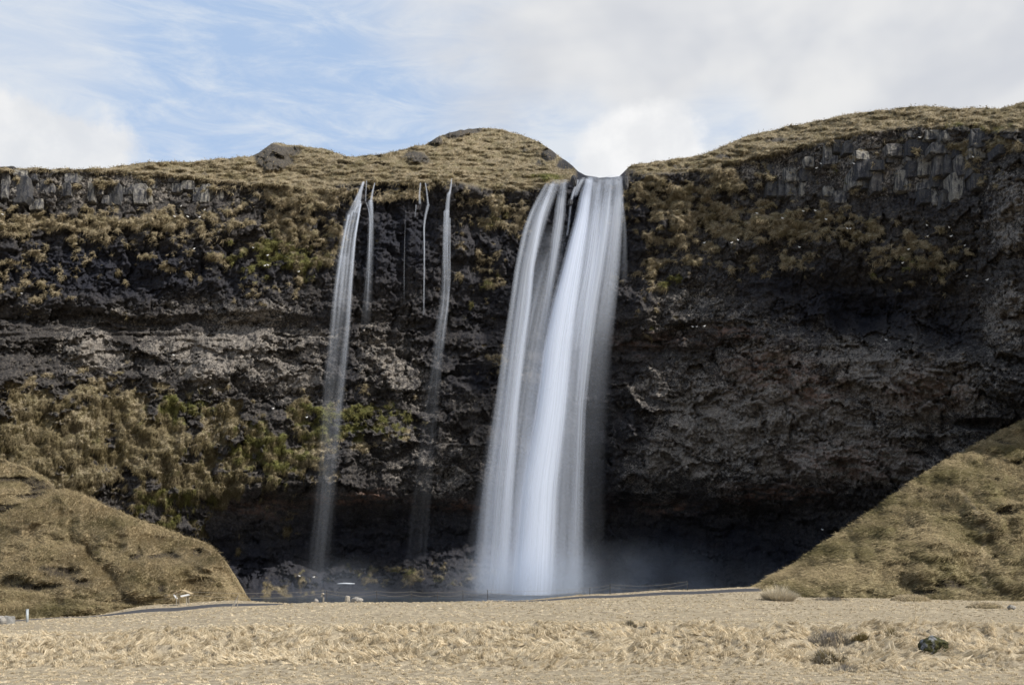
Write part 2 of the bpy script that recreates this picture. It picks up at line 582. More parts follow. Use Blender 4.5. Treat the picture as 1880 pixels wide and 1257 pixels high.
g_tab = [[-.1] * 13, [-.1] * 13]
for Yr, row in G_ROWS:
    g_rows.append(Yr)
    g_tab.append([CZ - (p - HZ) / F * Yr for p in row])
g_rows += [104, 112, 300]
g_tab += [[-.3, -.3, -.2, -.1, 0, .0, .0, .3, .6, 1.0, .8, .6, .6], [-.4] * 9 + [.2] * 4, [-.6] * 13]


def path_y(px):
    return smooth_tab(px, [(-400, 84), (0, 87), (140, 90), (300, 90.5), (430, 91), (600, 92.5), (950, 94.3), (1380, 95), (1500, 97), (2000, 103)], 40)


def ground_z(x, y, fine=True):
    x = np.asarray(x, float); y = np.asarray(y, float)
    px = 940 + F * x / np.maximum(y, 20)
    z = table2(px, y, G_COLS, g_rows, g_tab)
    if fine:
        k = sstep(3.0, 4.5, np.abs(y - path_y(px)))            # path bed stays even
        bank = sstep(37, 43, y) * (1 - sstep(50, 56, y))
        h = fbm(x / 2.6, y / 2.2, 4, 5) * (.05 + .20 * bank) + fbm(x / 9, y / 7, 3, 9) * (.07 + .10 * bank)
        f1, f2, _ = worley(x / .8 + .3 * fbm(x, y, 2, 3), y / .7, 21)
        h = h + (.45 - f1) * (.05 + .38 * bank)
        # a drainage crease that crosses the bank on the right, with hollows for the shrubs
        cx = 10.6 + (y - 38) * -.12
        h = h - .50 * np.exp(-((x - cx - 2.2) / 1.1) ** 2) * bank + .16 * np.exp(-((x - cx - .2) / 1.0) ** 2) * bank - .45 * np.exp(-((x - 14.4) / 1.9) ** 2 - ((y - 46) / 3.0) ** 2)
        h = h - .25 * np.exp(-((x - 3.2) / .6) ** 2 - ((y - 51) / .9) ** 2)
        z = z + h * k * sstep(24, 30, y)
    return z


gx = np.concatenate([[-900, -300, -150, -100], np.arange(-75, -32, .8), np.arange(-32, 32, .36), np.arange(32, 76, .8), [100, 150, 300, 900]])
gy = np.concatenate([[-600, -100, 0, 15, 24], np.arange(28, 58, .26), np.arange(58, 106, .45), [108, 112, 120, 140, 170, 230, 400]])
GX, GY = np.meshgrid(gx, gy)
GZ = ground_z(GX, GY)
ground = mesh_np('ground', np.stack([GX, GY, GZ], -1).reshape(-1, 3), grid_faces(len(gy), len(gx)), M_FIELD)
tag(ground, 'pale dry grass meadow with a low bank in front of the cliff', 'ground', kind='structure')

# asphalt path that runs behind the meadow edge, draped over its levelled bed
ppx = np.arange(-330, 1700, 7.0)
pv = []
for k, off in enumerate((-2.1, -1.0, 0, 1.0, 2.1)):
    yy = path_y(ppx) + off
    xx = (ppx - 940) / F * path_y(ppx)
    pv.append(np.stack([xx, yy, ground_z(xx, yy, False) + (.03 if k not in (0, 4) else -.03)], 1))
path = mesh_np('path', np.concatenate(pv), grid_faces(5, len(ppx)), M_PATH)
tag(path, 'narrow dark asphalt footpath along the far edge of the meadow', 'path', kind='structure')


# ------------------------------------------------------------------ grassy hills in front of the cliff
def hill(name, ridge, foot, yf, yr, px0, px1, mat, label, step=3.0, seed=0, tuss=.35, scar_shades=(), trails=()):
    pxs = np.arange(px0, px1 + .1, step)
    rp = smooth_tab(pxs, ridge, 9); fp = lerp_tab(pxs, foot)
    rp = rp + fbm(pxs / 22, pxs * 0 + seed, 5, seed, .6) * 4.0
    rp = np.minimum(rp, fp - 1)
    YF = lerp_tab(pxs, yf); YR = lerp_tab(pxs, yr)
    n = int(max(20, (fp - rp).max() / step))
    t = np.linspace(0, 1, n)[:, None]
    py = fp + (rp - fp) * t
    Y = YF + (YR - YF) * (t * .55 + .45 * t ** 2.2)
    wx = (pxs - 940)[None, :] / F * 105 + 0 * t; wz = (HZ - py) / F * 105
    f1, _, _ = worley(wx / 1.5 + .4 * fbm(wx / 2, wz / 2, 2, seed + 2), wz / .8, seed + 3)
    env = np.clip(np.minimum(t * 6, 1.0), 0, 1)
    d = fbm(wx / 7, wz / 5, 4, seed) * 2.8 + fbm(wx / 2.0, wz / 1.0, 4, seed + 9) * .75 - (.5 - f1) * tuss + fbm(wx / .5, wz / .3, 2, seed + 5) * .12
    if seed == 50:                          # gully that splits the left hill, and its bulging right shoulder
        gl = pxs + 12 * fbm(wx / 3, wz / 3, 3, 77)
        d = d + 2.0 * np.exp(-((gl - (140 + (py - 985) * .85)) / 16) ** 2) * sstep(985, 1010, py) - 1.5 * np.exp(-((gl - 330) / 70) ** 2 - ((py - 1045) / 24) ** 2)
    scar_shade = np.zeros(py.shape); trail = np.zeros(py.shape)
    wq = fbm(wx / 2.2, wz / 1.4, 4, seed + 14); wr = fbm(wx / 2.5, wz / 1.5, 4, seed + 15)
    for (cx, cy, rx, ry, a) in scar_shades:
        scar_shade = np.maximum(scar_shade, a * np.exp(-((pxs + 16 * wq - cx) / rx) ** 2 - ((py + 9 * wr - cy) / ry) ** 2))
    scar_shade = sstep(.30, .75, scar_shade + .25 * wq)
    d = d + scar_shade * .7
    for (ax, ay), (bx, by) in zip(trails[:-1], trails[1:]):
        f = np.clip(((pxs - ax) * (bx - ax) + (py - ay) * (by - ay)) / ((bx - ax) ** 2 + (by - ay) ** 2), 0, 1)
        trail = np.maximum(trail, sstep(6, 2, np.hypot(pxs + 5 * wq - ax - f * (bx - ax), py - ay - f * (by - ay))))
    Y = Y + d * env
    V = np.stack([(pxs - 940) / F * Y, Y, CZ + (HZ - py) / F * Y], -1)
    top = V[-1]
    back = []
    for dyb, dzb in ((1.5, -.35), (5, -2.5), (11, -7), (20, -15), (30, -26)):
        b = top + np.array([0, dyb, dzb]); b[:, 2] = np.maximum(b[:, 2], -1.0)
        back.append(b)
    V = np.concatenate([V, np.array(back)], 0)
    pd = lambda q: np.concatenate([q, np.repeat(q[-1:], 5, 0)], 0).ravel()
    ob = mesh_np(name, V.reshape(-1, 3), grid_faces(V.shape[0], V.shape[1]), mat, attrs={'scar_shade': pd(scar_shade), 'trail': pd(trail)})
    tag(ob, label, 'hill', kind='structure')
    # surface samples for the grass
    return ob, (V[:n], 1 - .9 * np.maximum(scar_shade, trail * .6))


H1, S1 = hill('hill', [(-300, 1060), (-150, 1005), (0, 946), (60, 915), (110, 896), (150, 904), (200, 930), (260, 954), (330, 979), (385, 998), (405, 1020), (425, 1050), (445, 1085), (470, 1115)],
              [(-300, 1150), (0, 1140), (140, 1134), (300, 1118), (470, 1118)], [(-300, 93), (0, 95), (250, 97), (470, 100)], [(-300, 112), (110, 116), (400, 108), (470, 103)],
              -300, 470, M_HILL, 'rounded tan grass hill with a peak in front of the left cliff', 2.6, 50, .45,
              scar_shades=((250, 1015, 14, 12, 1), (300, 1020, 40, 8, 1), (356, 1016, 18, 11, 1), (110, 1050, 60, 14, .9), (80, 1075, 70, 9, .9), (150, 1070, 30, 14, .8), (300, 1078, 14, 14, .8), (280, 1045, 30, 16, .45), (20, 1060, 40, 16, .7), (30, 1000, 30, 8, .4), (170, 960, 60, 20, .35)))
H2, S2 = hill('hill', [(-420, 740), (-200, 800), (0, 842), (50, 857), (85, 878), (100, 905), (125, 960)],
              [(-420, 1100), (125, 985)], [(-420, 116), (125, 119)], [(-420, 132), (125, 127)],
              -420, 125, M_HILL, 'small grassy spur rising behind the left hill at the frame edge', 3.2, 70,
              scar_shades=((40, 884, 60, 8, 1.1), (75, 895, 30, 9, 1.0), (0, 935, 60, 14, 1.1), (60, 912, 36, 10, 1.0), (30, 865, 30, 5, .6)))  # turf scars; the lowest patches paint shade into the crease behind the left hill
H3, S3 = hill('hill', [(-300, 1070), (0, 1083), (60, 1088), (150, 1102), (230, 1110), (290, 1118)],
              [(-300, 1152), (0, 1142), (140, 1134), (290, 1122)], [(-300, 88), (0, 91), (140, 94.0), (290, 96.5)], [(-300, 96), (0, 96), (290, 97.5)],
              -300, 290, M_HILLD, 'low olive grass bank at the foot of the left hill', 3.0, 90,
              scar_shades=((120, 1102, 26, 6, .9), (180, 1115, 30, 6, .5)))
H4, S4 = hill('hill', [(1290, 1100), (1365, 1086), (1380, 1078), (1450, 1040), (1530, 985), (1600, 938), (1690, 872), (1760, 832), (1820, 800), (1880, 770), (2050, 690), (2400, 560)],
              [(1290, 1112), (1500, 1108), (1880, 1112), (2400, 1115)], [(1290, 90), (1500, 87.5), (1880, 87), (2400, 84)], [(1290, 99), (1380, 104), (1880, 112), (2400, 114)],
              1290, 2400, M_HILLD, 'steep olive and tan grass slope rising to the right of the pool', 2.8, 30, .28,
              scar_shades=((1851, 938, 20, 11, 1), (1869, 851, 18, 8, .9), (1847, 811, 22, 6, .9), (1829, 878, 18, 7, .8), (1825, 1018, 17, 8, .9), (1778, 945, 22, 7, .7), (1745, 1074, 46, 13, .9), (1700, 1086, 34, 9, .9), (1727, 876, 8, 6, .8), (1778, 982, 15, 5, .7), (1740, 930, 30, 10, .35), (1640, 1060, 50, 14, .4)),
              trails=((1764, 900), (1796, 942), (1807, 982), (1803, 1047), (1815, 1075)))

# ------------------------------------------------------------------ cliff
SKY = [(-320, 318), (0, 308), (90, 310), (180, 309), (250, 300), (340, 297), (440, 288), (462, 286), (480, 276), (500, 263), (508, 261), (540, 266), (590, 272), (615, 281), (638, 289), (660, 287),
       (720, 279), (760, 268), (785, 264), (792, 257), (805, 250), (850, 238), (885, 234), (930, 239), (985, 258), (1010, 272), (1030, 290), (1048, 302), (1060, 312), (1072, 322), (1085, 325),
       (1140, 324), (1147, 313), (1160, 305), (1200, 297), (1260, 290), (1300, 280), (1330, 266), (1380, 248), (1450, 232), (1560, 209), (1620, 202), (1690, 195), (1760, 199), (1840, 198), (1870, 191), (1900, 184), (2200, 150)]
EDGE = [(-320, 330), (0, 318), (150, 316), (250, 322), (350, 330), (450, 342), (560, 348), (670, 338), (760, 338), (830, 335), (900, 350), (960, 352), (1000, 345), (1060, 330), (1085, 327),
        (1140, 326), (1160, 325), (1250, 318), (1330, 305), (1400, 292), (1500, 265), (1600, 246), (1680, 236), (1750, 238), (1820, 245), (1880, 240), (2200, 215)]
Y0T = [(-320, 138), (0, 146), (300, 150), (650, 150.5), (900, 151), (1060, 152), (1150, 152), (1300, 148.5), (1450, 143.5), (1600, 137.5), (1750, 131), (1880, 124), (2000, 116), (2200, 100)]
cpx = np.concatenate([np.arange(-320, 0, 6.0), np.arange(0, 1882, 1.75), np.arange(1886, 2200, 6.0)])
NR = 470
skyl = smooth_tab(cpx, SKY, 5)
skyl = skyl + fbm(cpx / 30, cpx * 0 + 3.3, 4, 3) * 3.2 * np.where((cpx > 1066) & (cpx < 1146), .9, 1)
edge = smooth_tab(cpx, EDGE, 12) + fbm(cpx / 40, cpx * 0 + 7.3, 3, 8) * 3.5
edge = np.maximum(edge, skyl + 2)
tt = np.linspace(0, 1, NR)[:, None]
BOT = 1128.0
PYg = BOT + (skyl - BOT) * tt
PXg = cpx[None, :] + 0 * tt
WX = (PXg - 940) / F * 150; WZ = (HZ - PYg) / F * 150
D_COLS = [0, 250, 450, 640, 850, 1060, 1200, 1400, 1600, 1750, 1880]
D_ROWS = [(340, [.6, .6, .6, .3, .3, 0, .2, .3, .3, .5, -.5]),
          (390, [.9, .9, .8, .8, .8, 1.2, .8, .5, .5, 1, -.5]),
          (440, [.2, .2, .3, .9, .9, 2, .5, 0, .5, 1, -1]),
          (492, [0, 0, 0, .9, 1.1, 2.5, .5, .2, 1.0, 1.2, -1]),
          (525, [0, 0, 0, .9, 1.2, 2.6, .5, .8, 4.6, 3.4, -1]),
          (572, [-.2, 0, .2, 1, 1.5, 3, .3, .5, 5.2, 4.4, -1]),
          (592, [1.5, 1.5, 1.3, 1.7, 2, 3.5, 1, .3, 5.2, 4.4, -1.5]),
          (634, [1.0, .9, .9, 1.5, 2.5, 4, 1.7, -.5, 2.0, 3.0, -2]),
          (662, [.3, .3, .4, 1.3, 3.0, 4, .8, -1.0, -1.2, -.5, -2]),
          (700, [-.9, -.5, 0, 1, 2, 4, .6, -1.5, -1.5, -1, -2]),
          (740, [-2.5, -2, -1, .5, 1.6, 4, .5, -2, -2, -1, -1.5]),
          (800, [-3.6, -3.1, -1.6, 0, 1.3, 4, 0, -2, -2, 1.2, 1.5]),
          (870, [-4.6, -3.8, -1.6, -.2, 1.4, 4, -.2, -1.4, -1.5, -1, -3]),
          (905, [-4.8, -3.8, -1.0, .6, 2.2, 6, 1.8, 1.0, .5, -1, -4]),
          (940, [-4.8, -3.4, 1.6, 6.5, 8.5, 11, 8.5, 7.5, 4, -1, -4]),
          (980, [-4.6, -3, 5, 9.2, 10.5, 12.5, 11, 9.5, 5, -2, -5]),
          (1030, [-4.6, -3.5, 6, 9, 9, 11, 10, 9, 4, -3, -5]),
          (1080, [-5, -5, 3, 4, 4, 6, 5, 3, -2, -6, -6]),
          (1112, [-6, -6, -5, -4, -3, 2, 1, 0, -4, -6, -6])]
warp = fbm(WX / 9, WZ / 9, 3, 40) * 22
OFF = table2(PXg + warp, PYg + fbm(WX / 13, WZ / 9, 4, 44) * 24 * sstep(1060, 960, PYg), D_COLS, [r[0] for r in D_ROWS], [r[1] for r in D_ROWS])


wpx = fbm(WX / 6, WZ / 6, 4, 46) * 45
wpy = fbm(WX / 7, WZ / 5, 4, 47) * 20


def blob(cx, cy, rx, ry, p=1.0):
    k = min(1.0, rx / 110)
    return np.exp(-(((PXg + k * wpx - cx) / rx) ** 2 + ((PYg + k * wpy - cy) / ry) ** 2) ** p)


def region(lst):
    r = np.zeros(PXg.shape)
    for (cx, cy, rx, ry, a) in lst:
        r = np.maximum(r, a * blob(cx, cy, rx, ry, 1.25))
    return r


above = sstep(2, -8, PYg - edge[None, :])
R_grass = region([(200, 335, 300, 22, .36), (420, 350, 80, 24, .5), (120, 405, 420, 32, .80), (300, 460, 360, 60, .42), (40, 520, 110, 55, .50), (540, 430, 95, 100, .80), (560, 360, 120, 40, .85), (480, 510, 80, 50, .52),
                  (120, 800, 330, 110, .86), (400, 830, 170, 110, .70), (640, 780, 150, 60, .66), (540, 850, 110, 70, .62), (330, 930, 150, 60, .55), (60, 870, 150, 90, .85),
                  (740, 345, 130, 22, .75), (915, 390, 75, 60, .60), (890, 480, 70, 120, .40), (900, 640, 60, 60, .32), (1250, 390, 110, 80, .84), (1420, 410, 220, 50, .74), (1180, 345, 60, 30, .85),
                  (1230, 490, 100, 60, .46), (1400, 480, 170, 40, .44), (1690, 470, 110, 60, .62), (1560, 420, 120, 50, .55), (1330, 330, 120, 40, .66), (1800, 310, 50, 60, .42), (1840, 265, 90, 22, .8),
                  (760, 1058, 200, 24, .52), (530, 1068, 110, 30, .30), (1500, 1040, 60, 20, .3), (1190, 570, 60, 60, .30), (250, 585, 40, 30, .2), (1600, 300, 260, 60, .30)])
R_moss = region([(150, 830, 330, 90, .2), (420, 850, 170, 90, .36), (480, 480, 90, 60, .75), (570, 480, 60, 70, .5), (660, 770, 150, 50, .8), (500, 820, 120, 90, .55), (330, 745, 80, 40, .7), (1240, 518, 30, 16, 1.0), (1200, 600, 40, 20, .7),
                 (1550, 325, 20, 26, 1.0), (1450, 340, 40, 30, .5), (1010, 325, 40, 14, .5), (900, 400, 60, 40, .4), (880, 560, 80, 90, .5), (1680, 500, 90, 30, .5), (330, 930, 130, 60, .6), (680, 1055, 260, 45, .45), (1780, 240, 90, 20, .55), (400, 410, 100, 40, .3)])
R_pale = region([(1400, 760, 260, 90, .72), (1650, 700, 180, 90, .66), (1560, 850, 200, 45, .80), (1250, 820, 170, 80, .62), (1480, 640, 160, 60, .6), (160, 640, 60, 45, .70), (450, 640, 200, 70, .60), (370, 690, 40, 40, .75), (560, 700, 90, 40, .7), (700, 660, 110, 70, .42), (760, 850, 130, 70, .45), (800, 720, 120, 60, .40), (330, 560, 180, 25, .46), (480, 570, 90, 22, .62),
                 (1300, 570, 170, 60, .42), (1180, 830, 110, 90, .45), (1420, 720, 200, 90, .50), (1450, 600, 120, 40, .50), (1650, 660, 150, 60, .46), (1850, 580, 50, 70, .75), (1850, 390, 50, 100, .65), (1600, 800, 260, 60, .46), (1560, 850, 130, 50, .62),
                 (1280, 700, 150, 60, .40), (1700, 740, 140, 50, .50), (1640, 300, 190, 70, .52), (1420, 320, 90, 45, .45), (180, 345, 330, 28, .5), (1000, 700, 100, 200, .2)])
R_rust = region([(1420, 680, 75, 45, .9), (1500, 720, 60, 35, .8), (1700, 720, 70, 40, .7), (660, 915, 90, 16, .9), (1000, 930, 120, 18, .8), (1230, 932, 60, 14, 1.0), (1420, 905, 90, 20, .8), (1560, 850, 110, 40, .7), (1340, 615, 60, 16, .7), (1190, 625, 90, 20, .5), (860, 925, 90, 18, .8), (480, 930, 80, 20, .5), (1310, 1010, 60, 20, .4)])
R_wet_shade = region([(620, 1075, 330, 45, 1.0), (450, 1030, 190, 60, 1.0), (180, 500, 360, 62, 1.0), (730, 440, 120, 110, 1.0), (900, 520, 90, 160, .7), (1080, 450, 110, 140, 1.0), (1560, 560, 160, 60, 1.0), (1450, 520, 130, 30, .8), (1730, 600, 60, 60, .7), (200, 520, 250, 50, .75), (700, 1000, 330, 60, .9), (1300, 1010, 280, 70, 1.0), (870, 690, 60, 35, .8), (1060, 850, 110, 300, .7), (620, 620, 40, 260, .5), (800, 620, 40, 160, .5), (1690, 370, 130, 22, .5)])  # wet rock, plus the shade of caves and recesses painted dark
lowleft = sstep(690, 740, PYg) * sstep(620, 560, PXg)
gn = lowleft * .85 * fbm(WX / 4.0, WZ / 5.5, 5, 64, .6) + fbm(WX / 3.2, WZ / 1.8, 4, 60) * .42 + fbm(WX / .8, WZ / .6, 3, 66) * .22
g1, g2, gid = worley(WX / 1.15 + .5 * fbm(WX / 2, WZ / 2, 2, 61), WZ / .85 + .4 * fbm(WX / 2, WZ / 2, 2, 62), 63)
gn = gn * (1 - .15 * lowleft)
G = sstep(.42, .60, R_grass + gn + (gid - .5) * (.45 - .37 * lowleft) * (R_grass > .02) - .07 + .10 * lowleft)
stones_on_top = region([(500, 290, 40, 26, 1.0), (530, 280, 30, 14, .7), (800, 258, 15, 11, 1.1), (835, 247, 28, 8, .9), (862, 240, 30, 8, .9), (770, 290, 36, 18, .75), (1008, 285, 18, 16, .75), (1040, 300, 24, 14, .9), (990, 300, 20, 10, .5), (1770, 240, 70, 12, .6), (1150, 318, 20, 12, .8), (640, 300, 30, 6, .6), (700, 300, 26, 6, .55), (900, 300, 40, 6, .5), (880, 270, 24, 6, .45), (960, 275, 26, 8, .55), (580, 300, 30, 6, .5), (1250, 305, 40, 8, .6), (1330, 290, 40, 8, .6), (1450, 262, 60, 8, .6), (350, 320, 60, 6, .5)])
G = np.maximum(G, above * (1 - .9 * sstep(.40, .62, stones_on_top + gn * .55)))
lipw = sstep(1000, 1020, PXg) * (1 - sstep(1146, 1152, PXg)) * sstep(355, 335, PYg)
G = G * (1 - lipw * sstep(1050, 1062, PXg))
# relief of bare rock
b1, b2, bid = worley(WX / 1.5 + .35 * fbm(WX / 1.6, WZ / 1.6, 2, 70), WZ / 2.6 + .3 * fbm(WX / 2, WZ / 2, 2, 71), 72)
c1, c2, cid = worley(WX / .55 + .4 * fbm(WX / 1.0, WZ / 1.0, 2, 73), WZ / .5 + .4 * fbm(WX / 1.1, WZ / 1.1, 2, 74), 75)
up_band = sstep(600, 480, PYg)
rock = (bid - .5) * (1.1 * up_band + .35) + np.clip(.10 - (b2 - b1), 0, 1) * 3.0 * (.4 + up_band) + (cid - .5) * .30 + (c1 - .4) * .12
rock = rock + fbm(WX / 3.4, WZ / 2.6, 4, 80) * .95 + fbm(WX / 1.1, WZ / .9, 4, 81, .6) * .42 + fbm(WX / .36, WZ / .32, 2, 82) * .15
strat = np.exp(-((PYg - 612) / 26) ** 2) * sstep(700, 600, PXg)
rock = rock * (1 - .55 * strat) + strat * fbm(WX / 9, WZ / .42, 4, 83) * .75
ca, sa = math.cos(.35), math.sin(.35)
dq = fbm(WX / 12, WZ / 12, 3, 84) * 3
lowr = sstep(1120, 1250, PXg) * sstep(640, 700, PYg)
rock = rock + lowr * fbm((WX * ca + WZ * -sa) / 6, (WX * sa + WZ * ca + dq) / .8, 4, 85) * .75
# the blocky bands are walls of their own: their backing is recessed and calmer
wall = np.maximum(blob(1640, 310, 190, 75, 2.0) , np.maximum(blob(1420, 320, 90, 45, 2.0), blob(190, 345, 290, 32, 2.0))) * (1 - above)
rock = rock * (1 - .65 * wall) + .55 * wall
# long seams and overhung lips between lava masses
wxr = WX * .94 - WZ * .34 + 2.2 * fbm(WX / 9, WZ / 9, 3, 200); wzr = WX * .34 + WZ * .94 + 1.6 * fbm(WX / 7, WZ / 7, 3, 201)
flip = sstep(900, 1150, PXg)
sx = wxr * flip + WX * (1 - flip); sz = wzr * flip + WZ * (1 - flip)
sx = sx + fbm(WX / 1.3, WZ / 1.1, 4, 210, .65) * 1.5; sz = sz + fbm(WX / 1.2, WZ / 1.0, 4, 211, .65) * .9
brk = sstep(-.25, .35, fbm(WX / 5, WZ / 4, 3, 212))
seam = np.clip(1 - np.abs(fbm(sx / 11, sz / 4.2, 3, 202)) * 7.5, 0, 1) ** 1.5
seam2 = np.clip(1 - np.abs(fbm(sx / 4.5, sz / 2.2, 3, 205)) * 6, 0, 1) ** 2
saw = ((sz / 5.5 + .5 * fbm(sx / 8, sz / 8, 2, 206)) % 1.0)
low_half = sstep(480, 620, PYg)
fw1 = fbm(WX / 2.6, WZ / 2.6, 4, 220, .6) * 1.5; fw2 = fbm(WX / 2.6, WZ / 2.6, 4, 221, .6) * 1.3
fa, fa1, fa2, fae = facets(wxr * flip + WX * (1 - flip) + fw1, (wzr * flip + WZ * (1 - flip)) * 1.7 + fw2, 230, 5.5, 1.25, .75)
fb, fb1, fb2, fbe = facets(sx + fw2 * .5, sz * 1.5 + fw1 * .5, 240, 1.9, .5, .8)
slab = np.maximum(blob(450, 640, 210, 60, 2.0), blob(170, 640, 70, 45, 2.0))
fmask = low_half * (1 - .75 * strat) * (1 - .55 * slab) * (.25 + .75 * sstep(960, 890, PYg))
crack = np.clip(.10 - fae, 0, 1) * 9.0 * (fa1 > .35) + np.clip(.09 - fbe, 0, 1) * 4.0 * (fb1 > .5)
rock = rock * (1 - low_half * (.15 + .45 * fa2)) * (1 - .45 * slab) + fmask * (fa + fb * (.3 + .7 * fa1) + crack * .5)
rock = rock + seam * brk * (.45 + .75 * low_half) + seam2 * (1 - brk) * .4 - low_half * (1 - saw) * 1.0 * sstep(.0, .12, saw)
# rounded pillow masses
for (cx, cy, rx, ry, a) in ((165, 640, 50, 40, 1.5), (375, 690, 34, 32, 1.2), (410, 650, 60, 44, 1.1), (560, 690, 70, 34, .9), (490, 655, 80, 50, .8), (1860, 400, 40, 110, 1.6), (1850, 590, 44, 60, 1.0), (1690, 670, 70, 40, 1.4), (1450, 650, 120, 40, .9), (1240, 800, 120, 70, 1.2),
                            (1560, 850, 110, 46, 1.2), (700, 640, 90, 50, 1.0), (1000, 330, 20, 20, .0), (498, 290, 34, 28, 3.2), (520, 276, 20, 12, 1.5), (800, 258, 14, 10, 2.2), (845, 244, 26, 8, 1.5), (770, 292, 34, 16, 1.8), (1040, 302, 20, 12, 1.6), (1010, 284, 16, 12, 1.4), (1760, 560, 40, 40, -.8), (1570, 575, 70, 36, -1.6), (1810, 778, 60, 12, -3.0), (880, 690, 60, 22, -1.3), (1200, 645, 110, 9, -1.0), (1320, 600, 120, 8, -.8)):
    e = np.clip(1 - ((PXg - cx) / rx) ** 2 - ((PYg - cy) / ry) ** 2, 0, 1) ** .6
    rock = rock - a * e
large = fbm(WX / 16, WZ / 11, 3, 90) * 1.5 * (1 - above)
large = large + fbm(WX / 6, WZ / 12, 3, 91) * .9 * (1 - above)
hum = -(.62 - g1) * (1.25 - .85 * lowleft) + lowleft * (fbm(WX / 1.1, WZ / 2.6, 4, 99) * .7 + fbm(WX / 5, WZ / 5, 3, 98) * 1.2) + fbm(WX / .4, WZ / .34, 2, 92) * .22 + fbm(WX / 3, WZ / 1.5, 3, 93) * .5
t1, _, _ = worley(WX / 1.5 + .5 * fbm(WX / 3, WZ / 2, 2, 94), WZ / .5 + .5 * fbm(WX / 3, WZ / 2, 2, 95), 96)
topr = fbm(WX / 2.2, WZ / .45, 4, 97) * 1.0 - (.5 - t1) * 1.15 + fbm(WX / 9, WZ / 4, 3, 98) * 1.6
dw = np.clip(edge[None, :] - PYg, 0, None) / F
Ybase = smooth_tab(PXg, Y0T, 40) + OFF * (1 - above)
slope = .62 - .25 * np.clip(dw * 10, 0, .7)
Ytop = 150 * dw / slope * 1.05
disp = rock * (1 - G) + (hum * (1 - above) + topr * above) * G - .25 * G
calm = 1 - .8 * lipw
YC = Ybase + Ytop + large + disp * calm
V = np.stack([(PXg - 940) / F * YC, YC, CZ + (HZ - PYg) / F * YC], -1)
backs = []
for dyb, dzb in ((2.5, .25), (8, -.4), (25, -2.5), (60, -4), (160, -6)):
    backs.append(V[-1] + np.array([0, dyb, dzb]))
Vall = np.concatenate([V, np.array(backs)], 0)


def padb(a):
    return np.concatenate([a, np.repeat(a[-1:], 5, 0)], 0).ravel()


fine_n = fbm(WX / .5, WZ / .5, 3, 100)
moss_a = sstep(.38, .62, R_moss + fbm(WX / 1.7, WZ / 1.2, 3, 101) * .35)
pale_a = np.clip(R_pale * (1 + .30 * lowr) + low_half * ((fa1 - .5) * .34 + (fb2 - .5) * .20) * (R_pale > .08) + .10 * fine_n + .04, 0, 1)
rust_a = np.clip(R_rust * sstep(-.2, .4, fbm(WX / 3, WZ / .7, 4, 102) + .2), 0, 1)
wet_shade_a = np.clip(R_wet_shade + .25 * fbm(WX / 2, WZ / 4, 3, 103) * (R_wet_shade > .05) + lipw * .8, 0, 1)
pale_a = pale_a * (1 - .75 * wet_shade_a)
cliff = mesh_np('cliff', Vall.reshape(-1, 3), grid_faces(Vall.shape[0], Vall.shape[1]), M_CLIFF,
                attrs={'grass': padb(G), 'moss': padb(moss_a), 'pale': padb(pale_a), 'rust': padb(rust_a), 'wet': padb(wet_shade_a), 'thatch': padb(np.maximum(lowleft, sstep(1010, 1040, PYg)) * sstep(-.5, .3, fbm(WX / 5, WZ / 4, 3, 213)))})
tag(cliff, 'dark basalt cliff with grassy ledges, caves and turf along its top', 'cliff', kind='structure')


def cliff_at(px, py):
    """nearest point on the built cliff surface as (Y)"""
    i = int(np.argmin(np.abs(cpx - px)))
    j = int(np.clip(round((BOT - py) / (BOT - skyl[i]) * (NR - 1)), 0, NR - 1))
    return float(np.median(YC[max(0, j - 2):j + 3, max(0, i - 2):i + 3])), i, j


def near_front(px, py, r=3):
    _, i, j = cliff_at(px, py)
    return float(YC[max(0, j - r):j + r + 1, max(0, i - r):i + r + 1].min())


# ------------------------------------------------------------------ basalt blocks of the upper rock band (parts of the cliff)
BL = [(0, 500, 95, 540), (0, 550, 65, 740), (70, 560, 190, 745), (270, 600, 345, 700), (450, 600, 500, 700), (460, 535, 560, 600), (560, 540, 640, 620), (0, 745, 60, 820), (210, 720, 290, 790), (670, 600, 725, 700),
      (780, 600, 880, 760), (880, 560, 1045, 610), (880, 615, 960, 700), (960, 615, 1040, 740), (1045, 650, 1080, 750), (1060, 565, 1130, 640), (1220, 570, 1295, 605), (1225, 610, 1300, 670), (1300, 600, 1390, 660),
      (1390, 550, 1440, 655), (1395, 655, 1450, 740), (1450, 620, 1500, 735), (1500, 620, 1590, 745), (1640, 590, 1700, 660), (730, 700, 770, 765), (630, 610, 670, 720), (1780, 640, 1860, 700), (100, 520, 190, 556), (195, 545, 270, 590), (345, 600, 380, 690)]
